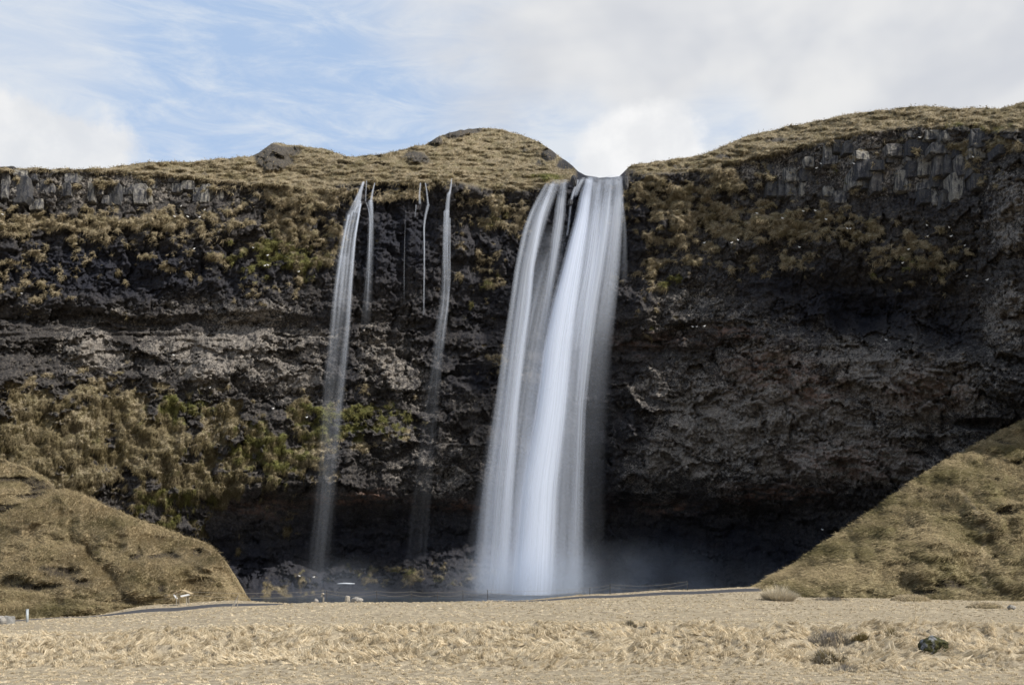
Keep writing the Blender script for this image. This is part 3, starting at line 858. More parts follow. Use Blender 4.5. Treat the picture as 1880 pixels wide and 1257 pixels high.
BR = [(1040, 230, 1200, 285), (1110, 195, 1225, 235), (1200, 230, 1310, 290), (1310, 220, 1450, 310), (1385, 178, 1500, 215), (1500, 220, 1650, 350), (890, 330, 1030, 410), (1060, 310, 1200, 400), (1200, 315, 1370, 390),
      (1370, 335, 1470, 420), (680, 370, 780, 440), (780, 350, 890, 400), (520, 300, 600, 395), (600, 305, 680, 395), (440, 310, 510, 440), (150, 500, 280, 590), (280, 520, 370, 600), (120, 590, 180, 690), (180, 600, 270, 690),
      (440, 420, 530, 480), (630, 515, 705, 650), (700, 450, 800, 590), (790, 450, 890, 510), (790, 520, 870, 650), (870, 540, 960, 650), (960, 540, 1060, 650), (1060, 470, 1130, 570), (1125, 420, 1250, 570), (1130, 580, 1220, 650),
      (1250, 400, 1310, 540), (1220, 545, 1320, 650), (1310, 400, 1390, 560), (1390, 420, 1470, 560), (1320, 560, 1380, 690), (1380, 550, 1460, 720), (1470, 450, 1580, 560), (1500, 350, 1640, 420), (1820, 290, 1880, 370),
      (1130, 660, 1210, 740), (1210, 650, 1290, 760), (1290, 690, 1330, 790), (640, 650, 720, 760), (530, 680, 600, 760), (360, 690, 430, 770), (430, 640, 530, 700), (1500, 560, 1620, 650), (80, 360, 130, 450), (1700, 330, 1810, 400),
      (1030, 400, 1120, 460), (890, 420, 1000, 460), (300, 430, 370, 490), (20, 470, 120, 560), (40, 600, 110, 690), (270, 610, 350, 690), (720, 600, 785, 650)]


def make_block(x0, y0, x1, y1, Yf, depth, mat):
    """angular joint block: an irregular many-sided face with a broken, slightly domed front, running back into the wall"""
    bm = bmesh.new()
    W = (x1 - x0) / F * Yf; H = (y1 - y0) / F * Yf
    ctr = P((x0 + x1) / 2, (y0 + y1) / 2, Yf)
    out = []
    for (ax, az), (bx, bz) in zip(((-.5, -.5), (.5, -.5), (.5, .5), (-.5, .5)), ((.5, -.5), (.5, .5), (-.5, .5), (-.5, -.5))):
        cut = random.uniform(.02, .22)
        for f in (cut, random.uniform(.4, .6), 1 - random.uniform(.02, .22)):
            out.append(((ax + (bx - ax) * f + random.uniform(-.035, .035)) * W, (az + (bz - az) * f + random.uniform(-.035, .035)) * H))
    lean = random.uniform(-.10, .10) * H
    tx, tz = random.uniform(-.22, .22), random.uniform(-.10, .22)
    rings = []
    for sc, yy in ((1.0, depth), (1.0, .16), (.93, .0), (.5, -.02)):
        rg = []
        for (x, z) in out:
            q = random.uniform(-.05, .05)
            rg.append(bm.verts.new((x * sc + lean * z / max(H, .1), yy + (tx * x + tz * z) * (yy < 1) + (q if yy < 1 else 0), z * sc)))
        rings.append(rg)
    n = len(out)
    for A, B in zip(rings[:-1], rings[1:]):
        for k in range(n):
            bm.faces.new((A[k], A[(k + 1) % n], B[(k + 1) % n], B[k]))
    c = bm.verts.new((random.uniform(-.2, .2) * W, random.uniform(-.16, .05), random.uniform(-.2, .2) * H))
    for k in range(n):
        bm.faces.new((rings[-1][k], rings[-1][(k + 1) % n], c))
    bmesh.ops.recalc_face_normals(bm, faces=bm.faces[:])
    o = bm_obj('basalt_block', bm, mat, cliff)
    o.location = ctr
    return o


for lst, ox in ((BL, 0), (BR, 1400)):
    for (a, b, c_, d_) in lst:
        x0, y0, x1, y1 = a / 3.917 + ox, b / 3.917 + 180, c_ / 3.917 + ox, d_ / 3.917 + 180
        _, ic, jc = cliff_at((x0 + x1) / 2, (y0 + y1) / 2)
        Yc = float(np.mean((YC - disp * calm)[max(0, jc - 14):jc + 15, max(0, ic - 14):ic + 15]))
        if random.random() < .12:
            continue
        j_ = lambda d__: random.uniform(-.16, .16) * d__
        bw, bh = x1 - x0, y1 - y0
        x0, x1, y0, y1 = x0 + j_(bw), x1 + j_(bw), y0 + j_(bh), y1 + j_(bh)
        make_block(x0 - 1.4, y0 - 1.4, x1 + 1.4, y1 + 1.4, Yc - .05 - random.uniform(-.5, .45), 2.6, M_BLOCKD if random.random() < (.2 if ox == 0 else .42) else M_BLOCK)

# ------------------------------------------------------------------ grass on the cliff ledges and on the turf above (stuff)
dVx = np.gradient(V, axis=1); dVz = np.gradient(V, axis=0)
NRM = np.cross(dVx.reshape(-1, 3), dVz.reshape(-1, 3)); NRM /= np.linalg.norm(NRM, axis=1)[:, None] + 1e-9
inside = ((PXg > -60) & (PXg < 1940)).ravel()


def tint_of(n, moss, tone):
    c0 = np.array([.42, .35, .235]); c1 = np.array([.25, .205, .130]); c2 = np.array([.175, .142, .075]); c3 = np.array([.14, .14, .042])
    a = rng.random(n)[:, None]
    t = c0 * a + c1 * (1 - a)
    k = np.clip(tone, 0, 1)[:, None]
    t = t * (1 - k) + c2 * k
    t = t * (1 - moss[:, None]) + c3 * moss[:, None]
    return t * rng.uniform(.75, 1.2, n)[:, None]


def cliff_tufts(n, prob, L0, L1, w0, updir, seed, name, label):
    p = (prob.ravel() * inside).astype(float); p /= p.sum()
    idx = rng.choice(len(p), n, p=p)
    base = V.reshape(-1, 3)[idx] + rng.normal(0, .10, (n, 3)) * np.array([1, .4, 1])
    nm = NRM[idx]
    nm = nm * np.where(nm[:, 1:2] > 0, -1, 1)
    tone = np.clip(.25 + .8 * fbm(base[:, 0] / 3, base[:, 2] / 2, 3, 120), 0, .85)
    tone = np.clip(tone + .55 * lowleft.ravel()[idx], 0, 1)
    bright = 1.04 if name == 'clifftop_grass' else 1.0
    ll = lowleft.ravel()[idx][:, None]
    d = nm * (.8 - .45 * ll) + np.array([0, 0, updir]) - ll * np.array([0, 0, .75]) + rng.normal(0, .45, (n, 3)) + np.array([-.25, 0, 0])
    d /= np.linalg.norm(d, axis=1)[:, None]
    ln = rng.uniform(L0, L1, n)
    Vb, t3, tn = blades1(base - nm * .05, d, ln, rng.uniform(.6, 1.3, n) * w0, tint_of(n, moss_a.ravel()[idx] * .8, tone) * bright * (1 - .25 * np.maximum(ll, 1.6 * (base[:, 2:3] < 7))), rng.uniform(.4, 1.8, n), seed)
    o = mesh_np(name, Vb, t3, M_BLADE, False, attrs={'tint': tn})
    return tag(o, label, 'grass', kind='stuff')


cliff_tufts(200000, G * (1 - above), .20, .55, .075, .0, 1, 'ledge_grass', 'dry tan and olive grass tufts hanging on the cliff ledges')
cliff_tufts(80000, G * above, .20, .5, .085, .35, 2, 'clifftop_grass', 'dry grass of the hummocky slopes above the cliff edge')

# ------------------------------------------------------------------ grass of the meadow and the hills (stuff)
PAL = np.array([[.65, .55, .39], [.54, .45, .31], [.72, .63, .475], [.38, .315, .215], [.26, .22, .16]])


def meadow(n, y0, y1, per, width, seed, name, label):
    """dead grass in locks: each lock's blades rise together, bend over one way and close to a point"""
    r = np.random.default_rng(seed)
    nc = n // per
    yc = np.sqrt(r.uniform(y0 ** 2, y1 ** 2, nc)); xc = r.uniform(-.53, .53, nc) * yc
    pxc = 940 + F * xc / yc
    ok = np.abs(yc - path_y(pxc)) > 2.3
    xc, yc = xc[ok], yc[ok]; nc = len(xc)
    bank = sstep(38.5, 42.5, yc + 1.2 * fbm(xc / 6, yc / 6, 2, 134)) * (1 - sstep(50, 54, yc + 1.5 * fbm(xc / 7, yc / 7, 2, 135)))
    flow = fbm(xc / 3.0, yc / 2.6, 3, 130) * 2.2 + fbm(xc / 11, yc / 9, 2, 131) * 2 + r.normal(0, .55, nc) - 1.3
    hgt = (.17 + (.52 + .22 * fbm(xc / 2.5, yc / 2.5, 2, 132)) * bank) * r.uniform(.65, 1.3, nc)
    hgt = np.where(yc > 70, np.maximum(hgt, .2), hgt)
    lean = r.uniform(.5, 1.5, nc) * (.7 + .5 * bank)
    ctone = np.clip(.45 + .45 * fbm(xc / 4, yc / 3, 3, 133) + r.normal(0, .30, nc), 0, 1)
    k = np.repeat(np.arange(nc), per); m = len(k)
    a = r.uniform(0, 2 * np.pi, m); rad = np.sqrt(r.random(m)) * (.11 + .03 * bank[k])
    ox, oy = np.cos(a) * rad, np.sin(a) * rad
    bx, by = xc[k] + ox, yc[k] + oy
    bz = ground_z(bx, by) - .02
    L = hgt[k] * r.uniform(.75, 1.25, m)
    fl = flow[k] + r.normal(0, .16, m)
    ln = lean[k] * r.uniform(.8, 1.2, m)
    d = np.stack([np.cos(fl) * ln - ox * 1.2 / np.maximum(L, .2) * .5, np.sin(fl) * ln * .75 - .2 - oy * .6, np.ones(m)], 1)
    d /= np.linalg.norm(d, axis=1)[:, None]
    pi = np.clip((ctone[k] * 3.0 + r.normal(0, .8, m)).astype(int), 0, 4)
    pi = np.array([2, 0, 1, 3, 4])[pi]
    tint = PAL[pi] * (r.uniform(.82, 1.12, nc)[k] * r.uniform(.9, 1.08, m))[:, None]
    Vb, q, t3, tn = blades(np.stack([bx, by, bz], 1), d, L, width * r.uniform(.6, 1.3, m), tint, r.uniform(.8, 2.0, m), seed)
    o = mesh_np(name, Vb, [q, t3], M_BLADE, False, attrs={'tint': tn})
    return tag(o, label, 'grass', kind='stuff')


meadow(190000, 31, 56, 20, .026, 201, 'meadow_grass', 'long straw coloured grass combed over the meadow bank')
meadow(80000, 56, 99, 12, .045, 202, 'meadow_grass', 'short pale grass on the flat far half of the meadow')


def hill_grass(SW, n, L, wd, comb, seed, name, label, green):
    r = np.random.default_rng(seed)
    S, keep = SW
    X = S.reshape(-1, 3)
    nr, nc, _ = S.shape
    pxx = 940 + F * X[:, 0] / X[:, 1]
    dA = np.linalg.norm(np.cross(np.gradient(S, axis=1).reshape(-1, 3), np.gradient(S, axis=0).reshape(-1, 3)), axis=1)
    p = dA * ((pxx > -40) & (pxx < 1920)) * keep.ravel()
    p = p / p.sum()
    idx = r.choice(len(X), n, p=p)
    base = X[idx] + r.normal(0, .12, (n, 3)) * np.array([1, .6, .4])
    a = fbm(base[:, 0] / 5, base[:, 2] / 4, 3, seed) * .7
    d = np.stack([comb[0] + a, comb[1] + 0 * a, comb[2] + a * .3], 1) + r.normal(0, .30, (n, 3))
    d /= np.linalg.norm(d, axis=1)[:, None]
    tone = np.clip(green + .9 * fbm(base[:, 0] / 4, base[:, 2] / 2.5, 4, seed + 3), 0, 1)
    c0 = np.array([.38, .31, .195]); c2 = np.array([.155, .135, .068])
    f = np.clip(tone + r.normal(0, .25, n), 0, 1)[:, None]
    tint = (c0 * (1 - f) + c2 * f) * r.uniform(.75, 1.2, n)[:, None]
    Vb, t3, tn = blades1(base, d, r.uniform(.5, 1.2, n) * L, r.uniform(.6, 1.3, n) * wd, tint, r.uniform(.3, 1.3, n), seed)
    o = mesh_np(name, Vb, t3, M_BLADE, False, attrs={'tint': tn})
    return tag(o, label, 'grass', kind='stuff')


hill_grass(S1, 75000, .55, .060, (.25, -.55, .55), 301, 'hill_grass', 'tan grass of the peaked left hill', .2)
hill_grass(S2, 10000, .6, .07, (.2, -.5, .6), 302, 'hill_grass', 'grass of the spur behind the left hill', .35)
hill_grass(S3, 14000, .45, .055, (.2, -.5, .6), 303, 'hill_grass', 'olive grass of the low bank below the left hill', .5)
hill_grass(S4, 110000, .60, .055, (-.75, -.45, .10), 304, 'hill_grass', 'wind combed grass of the steep right slope', .50)

# ------------------------------------------------------------------ pool
m, t = new_mat('pool_water')
co = t.n('ShaderNodeTexCoord').outputs['Object']
finish(t, (.035, .045, .058), .16, t.noise(t.mapping(co, scale=(1, 1, 1)), 1.3, 5, .6), .12, .7, .5)
pb = bmesh.new()
pool_pts = [(-44, 99.5), (-20, 98.5), (0, 97.9), (14, 99.8), (26, 104), (38, 118), (44, 140), (30, 168), (0, 172), (-30, 166), (-48, 150), (-52, 120)]
top = [pb.verts.new((x, y, .62)) for x, y in pool_pts]
bot = [pb.verts.new((x, y, -.9)) for x, y in pool_pts]
pb.faces.new(top); pb.faces.new(bot[::-1])
for i in range(len(top)):
    j = (i + 1) % len(top)
    pb.faces.new((top[j], top[i], bot[i], bot[j]))
pool = bm_obj('pool', pb, m)
tag(pool, 'dark plunge pool below the waterfalls behind the meadow edge', 'pool', kind='structure')


# ------------------------------------------------------------------ waterfalls
def strand(parent, pts, depth_ratio=.85, seg=22, gain=1.0, name='water_strand', seed=0):
    """one falling strand: rows of (px, py, half width px, density); an elliptical column that bows out from the cliff as it drops"""
    p = np.array(pts, float)
    s = np.concatenate([[0], np.cumsum(np.hypot(np.diff(p[:, 0]), np.diff(p[:, 1])))])
    n = int(max(12, s[-1] / 9))
    q = np.linspace(0, s[-1], n)
    C = np.stack([np.interp(q, s, p[:, k]) for k in range(len(pts[0]))], 1)
    ker = np.array([1, 2, 3, 2, 1]) / 9.0
    for k in range(C.shape[1]):
        pad = np.concatenate([[2 * C[0, k] - C[2, k], 2 * C[0, k] - C[1, k]], C[:, k], [2 * C[-1, k] - C[-2, k], 2 * C[-1, k] - C[-3, k]]])
        C[:, k] = np.convolve(pad, ker, 'valid')
    th = np.linspace(0, 2 * np.pi, seg, endpoint=False)
    Vs, fl, de = [], [], []
    for i in range(n):
        px, py, hw, dn, Y = C[i]
        cpt = P(px, py, Y)
        rx = hw / F * Y
        ry = max(min(rx * depth_ratio, 8.0), .05)
        Vs.append(np.stack([cpt[0] + rx * np.cos(th), cpt[1] + ry * np.sin(th), np.full(seg, cpt[2])], 1))
        width_m = hw / F * Y
        fl.append(np.stack([np.cos(th) * 2.6 * max(1.0, p[:, 2].max() / F * Y) * 1.1 + seed * 3.1, np.full(seg, -q[i] / F * Y * 1.0) + seed * 7.7, np.full(seg, seed * 1.7)], 1))
        de.append(np.full(seg, dn * gain))
    i0 = np.arange(n - 1)[:, None] * seg + np.arange(seg)[None, :]
    i1 = np.arange(n - 1)[:, None] * seg + (np.arange(seg)[None, :] + 1) % seg
    f = np.stack([i0.ravel(), i1.ravel(), (i1 + seg).ravel(), (i0 + seg).ravel()], 1)
    me = mesh_np(name, np.concatenate(Vs), f, M_WATER, True, parent, attrs={'dens': np.concatenate(de)})
    at = me.data.attributes.new('flow', 'FLOAT_VECTOR', 'POINT')
    at.data.foreach_set('vector', np.concatenate(fl).astype(np.float32).ravel())
    return me


def thin(rows):
    """a thin fall breaks up into drops on its way down"""
    return [(a, b, c_ * (1.0 if b < 420 else min(1.5, 1 + (b - 420) / 700.0)), d_ * (.75 if c_ > 10 else 1.0) * (1.0 if b < 420 else max(.32, 1 - (b - 420) / 400.0))) for (a, b, c_, d_) in rows]


def arc(y0, pytop, py, v0):
    drop = max(0.0, (py - pytop)) / F * 150
    return y0 - v0 * math.sqrt(2 * drop / 9.81)


def water(name, label, foot, strands, group=None, gain=1.0):
    root = empty(name, P(*foot))
    tag(root, label, 'waterfall', group)
    for i, (y0, v0, rows) in enumerate(strands):
        rows = rows if gain > 1 else thin(rows)
        py0 = rows[0][1]
        s = strand(root, [(a, b, c_, d_, arc(y0, py0, b, v0)) for (a, b, c_, d_) in rows], gain=max(gain, 1.2), seed=i + random.random())
        s.matrix_parent_inverse = Matrix.Translation(-Vector(root.location))
    if gain <= 1:                           # loose threads wandering inside the wider veils
        for i, (y0, v0, rows) in enumerate(strands):
            if max(r_[2] for r_ in rows) < 6.5:
                continue
            for q in range(4):
                o0, o1 = random.uniform(-.8, .8), random.uniform(-.8, .8)
                rr = thin(rows)
                nn = len(rr)
                th_ = [(a + c_ * (o0 + (o1 - o0) * k / max(1, nn - 1)), b, max(1.5, c_ * .16), d_ * random.uniform(.25, 1.0)) for k, (a, b, c_, d_) in enumerate(rr)]
                s = strand(root, [(a, b, c_, d_, arc(y0 - .1, rows[0][1], b, v0)) for (a, b, c_, d_) in th_], gain=1.1, seg=10, seed=20 + i + q + random.random())
                s.matrix_parent_inverse = Matrix.Translation(-Vector(root.location))
    return root


YL = 151.0
core = [
    # bright jet: wide body and two denser cores inside it
    (YL, 2.6, [(1083, 327, 9, .8), (1076, 350, 12, .9), (1069, 400, 15, .95), (1060, 440, 18, .95), (1050, 490, 21, .95), (1036, 560, 27, .9), (1023, 640, 30, .85), (1011, 750, 33, .8), (988, 900, 42, .72), (976, 1092, 48, .66)]),
    (YL - .1, 2.7, [(1080, 327, 5, .6), (1066, 400, 9, .8), (1045, 490, 12, .85), (1028, 560, 14, .8), (1012, 640, 16, .75), (1000, 750, 18, .7), (975, 900, 20, .6), (960, 1092, 24, .55)]),
    (YL - .1, 2.6, [(1085, 328, 5, .6), (1075, 400, 8, .7), (1060, 490, 11, .7), (1048, 560, 12, .62), (1038, 640, 13, .55), (1026, 750, 15, .5), (1005, 900, 18, .42), (992, 1092, 22, .36)]),
    # body of water between the jet and the two curtains
    (YL + .2, 2.3, [(1092, 327, 14, .5), (1084, 400, 18, .5), (1068, 490, 26, .42), (1050, 560, 34, .36), (1034, 640, 42, .22), (1016, 750, 50, .16), (994, 900, 60, .11), (978, 1090, 75, .10)]),
    (YL + .2, 2.3, [(1020, 420, 30, .10), (1000, 490, 36, .22), (982, 560, 40, .28), (966, 640, 42, .24), (948, 750, 46, .21), (928, 900, 56, .16), (908, 1090, 68, .13)]),
    (YL, 2.4, [(1108, 327, 10, .5), (1100, 380, 13, .55), (1090, 450, 16, .48), (1076, 540, 18, .40), (1062, 640, 20, .28), (1050, 760, 21, .19), (1040, 900, 24, .12), (1030, 1090, 32, .09)]),
    # right curtain
    (YL, 2.2, [(1098, 340, 8, .35), (1094, 400, 11, .34), (1083, 490, 12, .30), (1072, 560, 11, .24), (1060, 640, 10, .15)]),
    (YL, 2.2, [(1120, 326, 10, .55), (1116, 360, 9, .6), (1112, 400, 11, .7), (1098, 490, 13, .62), (1086, 560, 14, .54), (1076, 640, 14, .46), (1066, 750, 11, .27), (1060, 900, 13, .24), (1054, 1088, 18, .2)]),
    (YL, 1.7, [(1135, 326, 9, .7), (1136, 360, 11, .65), (1132, 400, 14, .52), (1122, 490, 18, .32), (1112, 560, 21, .20), (1100, 640, 26, .06), (1092, 750, 30, .02), (1086, 860, 34, .0)]),
    (YL + .1, 1.7, [(1128, 326, 16, .42), (1122, 400, 22, .32), (1112, 490, 30, .22), (1103, 560, 32, .16), (1088, 640, 36, .08), (1074, 750, 42, .045), (1062, 900, 52, .03), (1052, 1088, 66, .03)]),
    (YL, 1.5, [(1143, 372, 2.5, .25), (1146, 400, 3.5, .2), (1147, 440, 5, .12), (1146, 520, 8, .02)]),
    # threads between the jet and the left curtain
    (YL + .2, 1.9, [(1036, 332, 8, .55), (1031, 360, 10, .6), (1027, 400, 12, .52), (1014, 490, 9, .46), (1003, 560, 9, .28), (990, 640, 9, .24), (972, 750, 10, .23), (955, 900, 14, .22), (935, 1088, 20, .2)]),
    (YL + .3, .9, [(1060, 331, 4, .55), (1055, 348, 4, .5), (1048, 366, 3, .45), (1046, 400, 2.5, .35), (1041, 432, 3, .2)]),
    (YL + .3, .9, [(1070, 328, 6, .55), (1062, 342, 7, .45), (1056, 360, 5, .3)]),
    # left curtain
    (YL, 2.5, [(1020, 334, 13, .6), (1005, 360, 17, .62), (989, 400, 19, .56), (966, 490, 17, .46), (957, 560, 18, .40), (947, 640, 19, .36), (934, 750, 20, .34), (918, 900, 28, .28), (905, 1088, 34, .24)]),
    (YL - .1, 2.5, [(1016, 335, 5, .5), (1002, 370, 6, .6), (992, 400, 6, .6), (976, 490, 6, .62), (970, 560, 6, .56), (958, 640, 7, .5), (945, 750, 8, .44), (934, 900, 11, .32), (920, 1088, 15, .24)]),
    (YL, 2.8, [(1004, 337, 4, .5), (980, 380, 5, .5), (965, 420, 6, .42), (950, 490, 6, .34), (940, 560, 6, .28), (928, 640, 7, .22), (915, 750, 9, .17), (895, 900, 12, .12), (880, 1088, 18, .10)]),
    # spray veil round the lower half
    (YL - 1, 2.4, [(1015, 540, 66, .0), (1000, 680, 80, .05), (985, 850, 96, .10), (980, 1088, 112, .14)]),
]
fall = water('waterfall', 'tall broad white waterfall pouring from the notch in the cliff top into the pool', (985, 1098, 141), core, gain=1.25)
YT = 148.6
water('waterfall', 'leftmost thin fall, fanning pale over a ledge and fading to spray', (590, 1080, 146), [
    (YT + .6, .9, [(667, 334, 2.4, .5), (661, 352, 4.5, .5), (655, 372, 8, .45)]),
    (YT, 1.0, [(656, 371, 10, .45), (648, 393, 12, .42)]),
    (YT - .3, 1.0, [(647, 390, 12, .42), (640, 420, 14, .32), (634, 465, 16, .26), (628, 540, 16, .20), (622, 600, 16, .15), (612, 700, 16, .10), (604, 820, 16, .075), (594, 940, 17, .05), (580, 1078, 22, .03)]),
    (YT, 1.1, [(662, 374, 2.5, .5), (657, 400, 3, .5), (650, 440, 4, .36), (643, 520, 5, .34), (638, 600, 5, .30), (629, 680, 7, .22), (617, 780, 8, .14), (606, 880, 9, .09), (596, 980, 10, .05), (586, 1070, 12, .02)]),
    (YT, 1.1, [(640, 395, 3, .42), (632, 430, 3, .34), (624, 480, 4, .25), (616, 540, 5, .18), (610, 620, 6, .13), (602, 700, 7, .08), (594, 860, 8, .05), (578, 1070, 12, .02)]),
    (YT, 1.1, [(634, 468, 10, .22), (630, 500, 12, .14), (626, 560, 12, .08)])])
water('waterfall', 'fine twin thread of water just right of the fanned left fall', (672, 600, 147), [
    (YT + .5, .6, [(688, 336, 1.3, .45), (684, 352, 2, .5), (681, 370, 3.2, .42)]),
    (YT, .8, [(680, 369, 5.5, .42), (682, 395, 6, .2), (680, 460, 7, .12), (676, 530, 8, .06), (672, 600, 9, .02)]),
    (YT, .8, [(673, 372, 1.2, .3), (680, 395, 1.2, .45), (679, 430, 1.3, .4), (677, 500, 1.6, .22), (674, 570, 2, .08)]),
    (YT + .5, .6, [(673, 332, 1.2, .35), (671, 370, 1.3, .2)])])
water('waterfall', 'pair of trickles that merge into one bright thread on the wet wall', (778, 580, 147.5), [
    (YT + .5, .5, [(772, 336, 1.6, .5), (770, 356, 2.2, .4), (771, 374, 2.8, .3)]),
    (YT + .5, .5, [(781, 336, 1.2, .5), (784, 356, 1.8, .4), (786, 376, 2.4, .35)]),
    (YT, .7, [(786, 376, 3.5, .36), (782, 392, 3.2, .3), (778, 410, 2, .5), (779, 440, 1.5, .55), (779, 490, 1.4, .45), (778, 578, 1.6, .14)]),
    (YT, .7, [(764, 376, 1.2, .4), (762, 398, 1.3, .12)]),
    (YT, .7, [(745, 380, .8, .02), (743, 440, 1.0, .10), (742, 500, 1.2, .12), (742, 560, 1.2, .01)])])
water('waterfall', 'narrow stepped fall nearest the main waterfall, dissolving into drifting spray', (762, 1060, 146), [
    (YT + .5, .5, [(829, 328, 1.5, .5), (828, 342, 2, .5), (825, 356, 3.2, .48)]),
    (YT + .2, .5, [(824, 354, 4, .48), (822, 375, 4.6, .4), (821, 388, 5, .38)]),
    (YT, .8, [(820, 387, 6, .5), (819, 410, 6.4, .36), (818, 460, 6.5, .26), (818, 520, 7.5, .17), (816, 560, 9, .2), (809, 600, 9, .20), (804, 650, 9, .14), (798, 700, 10, .08), (788, 780, 12, .045), (775, 900, 14, .035), (762, 1050, 16, .02)]),
    (YT, .8, [(826, 400, 1.3, .45), (826, 450, 1.4, .34), (826, 520, 1.8, .2), (820, 580, 2.4, .14), (812, 640, 4, .06)])])

# ------------------------------------------------------------------ spray hanging over the pool (a volume)
def mist_mat(name, dens, centre, radii, seed):
    m, t = new_mat(name)
    co = t.n('ShaderNodeTexCoord').outputs['Object']
    q = t.mapping(co, loc=tuple(-c_ / r_ for c_, r_ in zip(centre, radii)), scale=tuple(1 / r_ for r_ in radii))
    ln = t.n('ShaderNodeVectorMath', operation='LENGTH', ins={0: q}).outputs['Value']
    fall_ = t.ramp(ln, 1.0, 0.1, 0, 1)
    n = t.noise(t.mapping(co, loc=(seed, 0, 0)), .12, 3, .55)
    d = t.math('MULTIPLY', t.math('MULTIPLY', fall_, t.ramp(n, .34, .66, .25, 1.4)), dens)
    v = t.n('ShaderNodeVolumePrincipled', ins={'Color': (.72, .81, .96, 1), 'Density': d, 'Anisotropy': .2})
    o = t.n('ShaderNodeOutputMaterial')
    t.t.links.new(v.outputs[0], o.inputs['Volume'])
    return m


def mist(centre, radii, dens, label, seed):
    bm = bmesh.new()
    bmesh.ops.create_icosphere(bm, subdivisions=3, radius=1.0)
    for v in bm.verts:
        v.co = (v.co.x * radii[0] + centre[0], v.co.y * radii[1] + centre[1], v.co.z * radii[2] + centre[2])
    o = bm_obj('mist', bm, mist_mat('spray', dens, centre, radii, seed), smooth=True)
    tag(o, label, 'mist', kind='stuff')


mist((13, 140, .5), (34, 11, 9.5), .055, 'thin bluish spray drifting over the pool at the foot of the main fall', 2.0)
mist((3, 140.5, 1.5), (13, 6, 8), .075, 'dense white splash where the main fall hits the pool', 8.0)
mist((-24, 142, .5), (16, 8, 7), .020, 'faint spray at the foot of the thin left falls', 5.0)

# ------------------------------------------------------------------ fence along the path
FP = [(128, 1101, 1128), (268, 1093, 1121), (345, 1085, 1111), (600, 1083, 1109), (692, 1084, 1109), (755, 1085, 1109), (803, 1086, 1108), (850, 1083, 1108), (895, 1082, 1104), (1083, 1078, 1097), (1120, 1072, 1091), (1262, 1066, 1083)]
fence = empty('rope_fence', P(600, 1106, 98.0))
tag(fence, 'low rope fence on thin dark posts beyond the footpath', 'fence')


def to_parent(o, root):
    o.parent = root
    o.matrix_parent_inverse = Matrix.Translation(-Vector(root.location))


YFN = 97.6
for (px, t0, b0) in FP:
    bm = bmesh.new()
    a = P(px, t0, YFN)
    zb = float(ground_z(a[0], YFN)) - .15
    tube(bm, [(a[0], YFN, zb), (a[0] + random.uniform(-.02, .02), YFN, a[2])], .032, 7)
    to_parent(bm_obj('post', bm, M_POST), fence)
for k, (ofs, sag) in enumerate(((3, 5), (10, 9))):
    bm = bmesh.new()
    pts = [P(-60, 1118 + ofs, YFN - .03)]
    chain = [(-60, 1115 + ofs)] + [(p[0], p[1] + ofs * .55 - (1.2 if k == 0 else 0)) for p in FP]
    for (xa, ya), (xb, yb) in zip(chain[:-1], chain[1:]):
        sg = sag * min(1.0, (xb - xa) / 90) * random.uniform(.5, 1.1)
        for i in range(12):
            f = i / 12
            pts.append(P(xa + (xb - xa) * f, ya + (yb - ya) * f + sg * 4 * f * (1 - f), YFN - .035))
    pts.append(P(chain[-1][0], chain[-1][1], YFN - .035))
    tube(bm, pts[1:], .010, 5)
    to_parent(bm_obj('rope', bm, M_ROPE), fence)

# ------------------------------------------------------------------ single things
def stand_on(px, Y):
    x = (px - 940) / F * Y
    return x, Y, float(ground_z(x, Y))


def rock_obj(name, loc, size, mat, seed, label, cat, sub=3, rough=.22, group=None):
    bm = bmesh.new()
    bmesh.ops.create_icosphere(bm, subdivisions=sub, radius=1.0)
    r = np.random.default_rng(seed)
    pl = r.normal(0, 1, (9, 3)); pl /= np.linalg.norm(pl, axis=1)[:, None]
    dd = r.uniform(.62, .95, 9)
    co = np.array([v.co[:] for v in bm.verts])
    for n_, d_ in zip(pl, dd):
        ex = co @ n_ - d_
        co = co - np.clip(ex, 0, None)[:, None] * n_ * .85
    co = co * (1 + rough * .5 * fbm(co[:, 0] * 1.7 + seed, co[:, 1] * 1.7 + co[:, 2] * 1.3, 4, seed)[:, None])
    for v, c_ in zip(bm.verts, co):
        v.co = (c_[0] * size[0] / 2, c_[1] * size[1] / 2, c_[2] * size[2] / 2)
    o = bm_obj(name, bm, mat, smooth=False)
    o.location = loc
    tag(o, label, cat, group)
    return o


x, y, z = stand_on(1712, 44.5)
rock_obj('boulder', (x, y, z + .24), (1.36, 1.0, .92), M_MOSSY, 27, 'dark mossy boulder with pale lichen lying in the foreground grass', 'boulder', 4, .55)
x, y, z = stand_on(1857, 74)
rock_obj('stone', (x, y, z + .17), (.62, .5, .42), M_STONE, 8, 'small dark stone on the pale grass by the right edge', 'stone')
x, y, z = stand_on(3, 80)
rock_obj('stone', (x, y, z + .30), (.75, .7, .85), M_STONE, 12, 'rough dark stone beside the concrete block at the left edge', 'stone')
x, y, z = stand_on(580, 85)
rock_obj('stone', (x, y, z + .18), (.42, .4, .50), M_STONE, 14, 'small pale stone beside the short hooked post', 'stone')
x, y, z = stand_on(656, 85)
rock_obj('stone', (x, y, z + .22), (1.05, .6, .62), M_STONE, 17, 'broad tan stone on the meadow edge right of the stump', 'stone')
# dark rocks that split the water at the lip (parts of the cliff)
for px, py, Y, sz, sd2 in ((1053, 333, 150.2, (.95, 1.4, 1.9), 31), (1149, 338, 150.5, (.8, 1.4, 2.6), 36), (1047, 372, 149.8, (.8, 1.0, 1.2), 37)):
    o = rock_obj('lip_rock', P(px, py, Y), sz, M_BLOCKD, sd2, None, None, 3, .4)
    o.parent = cliff
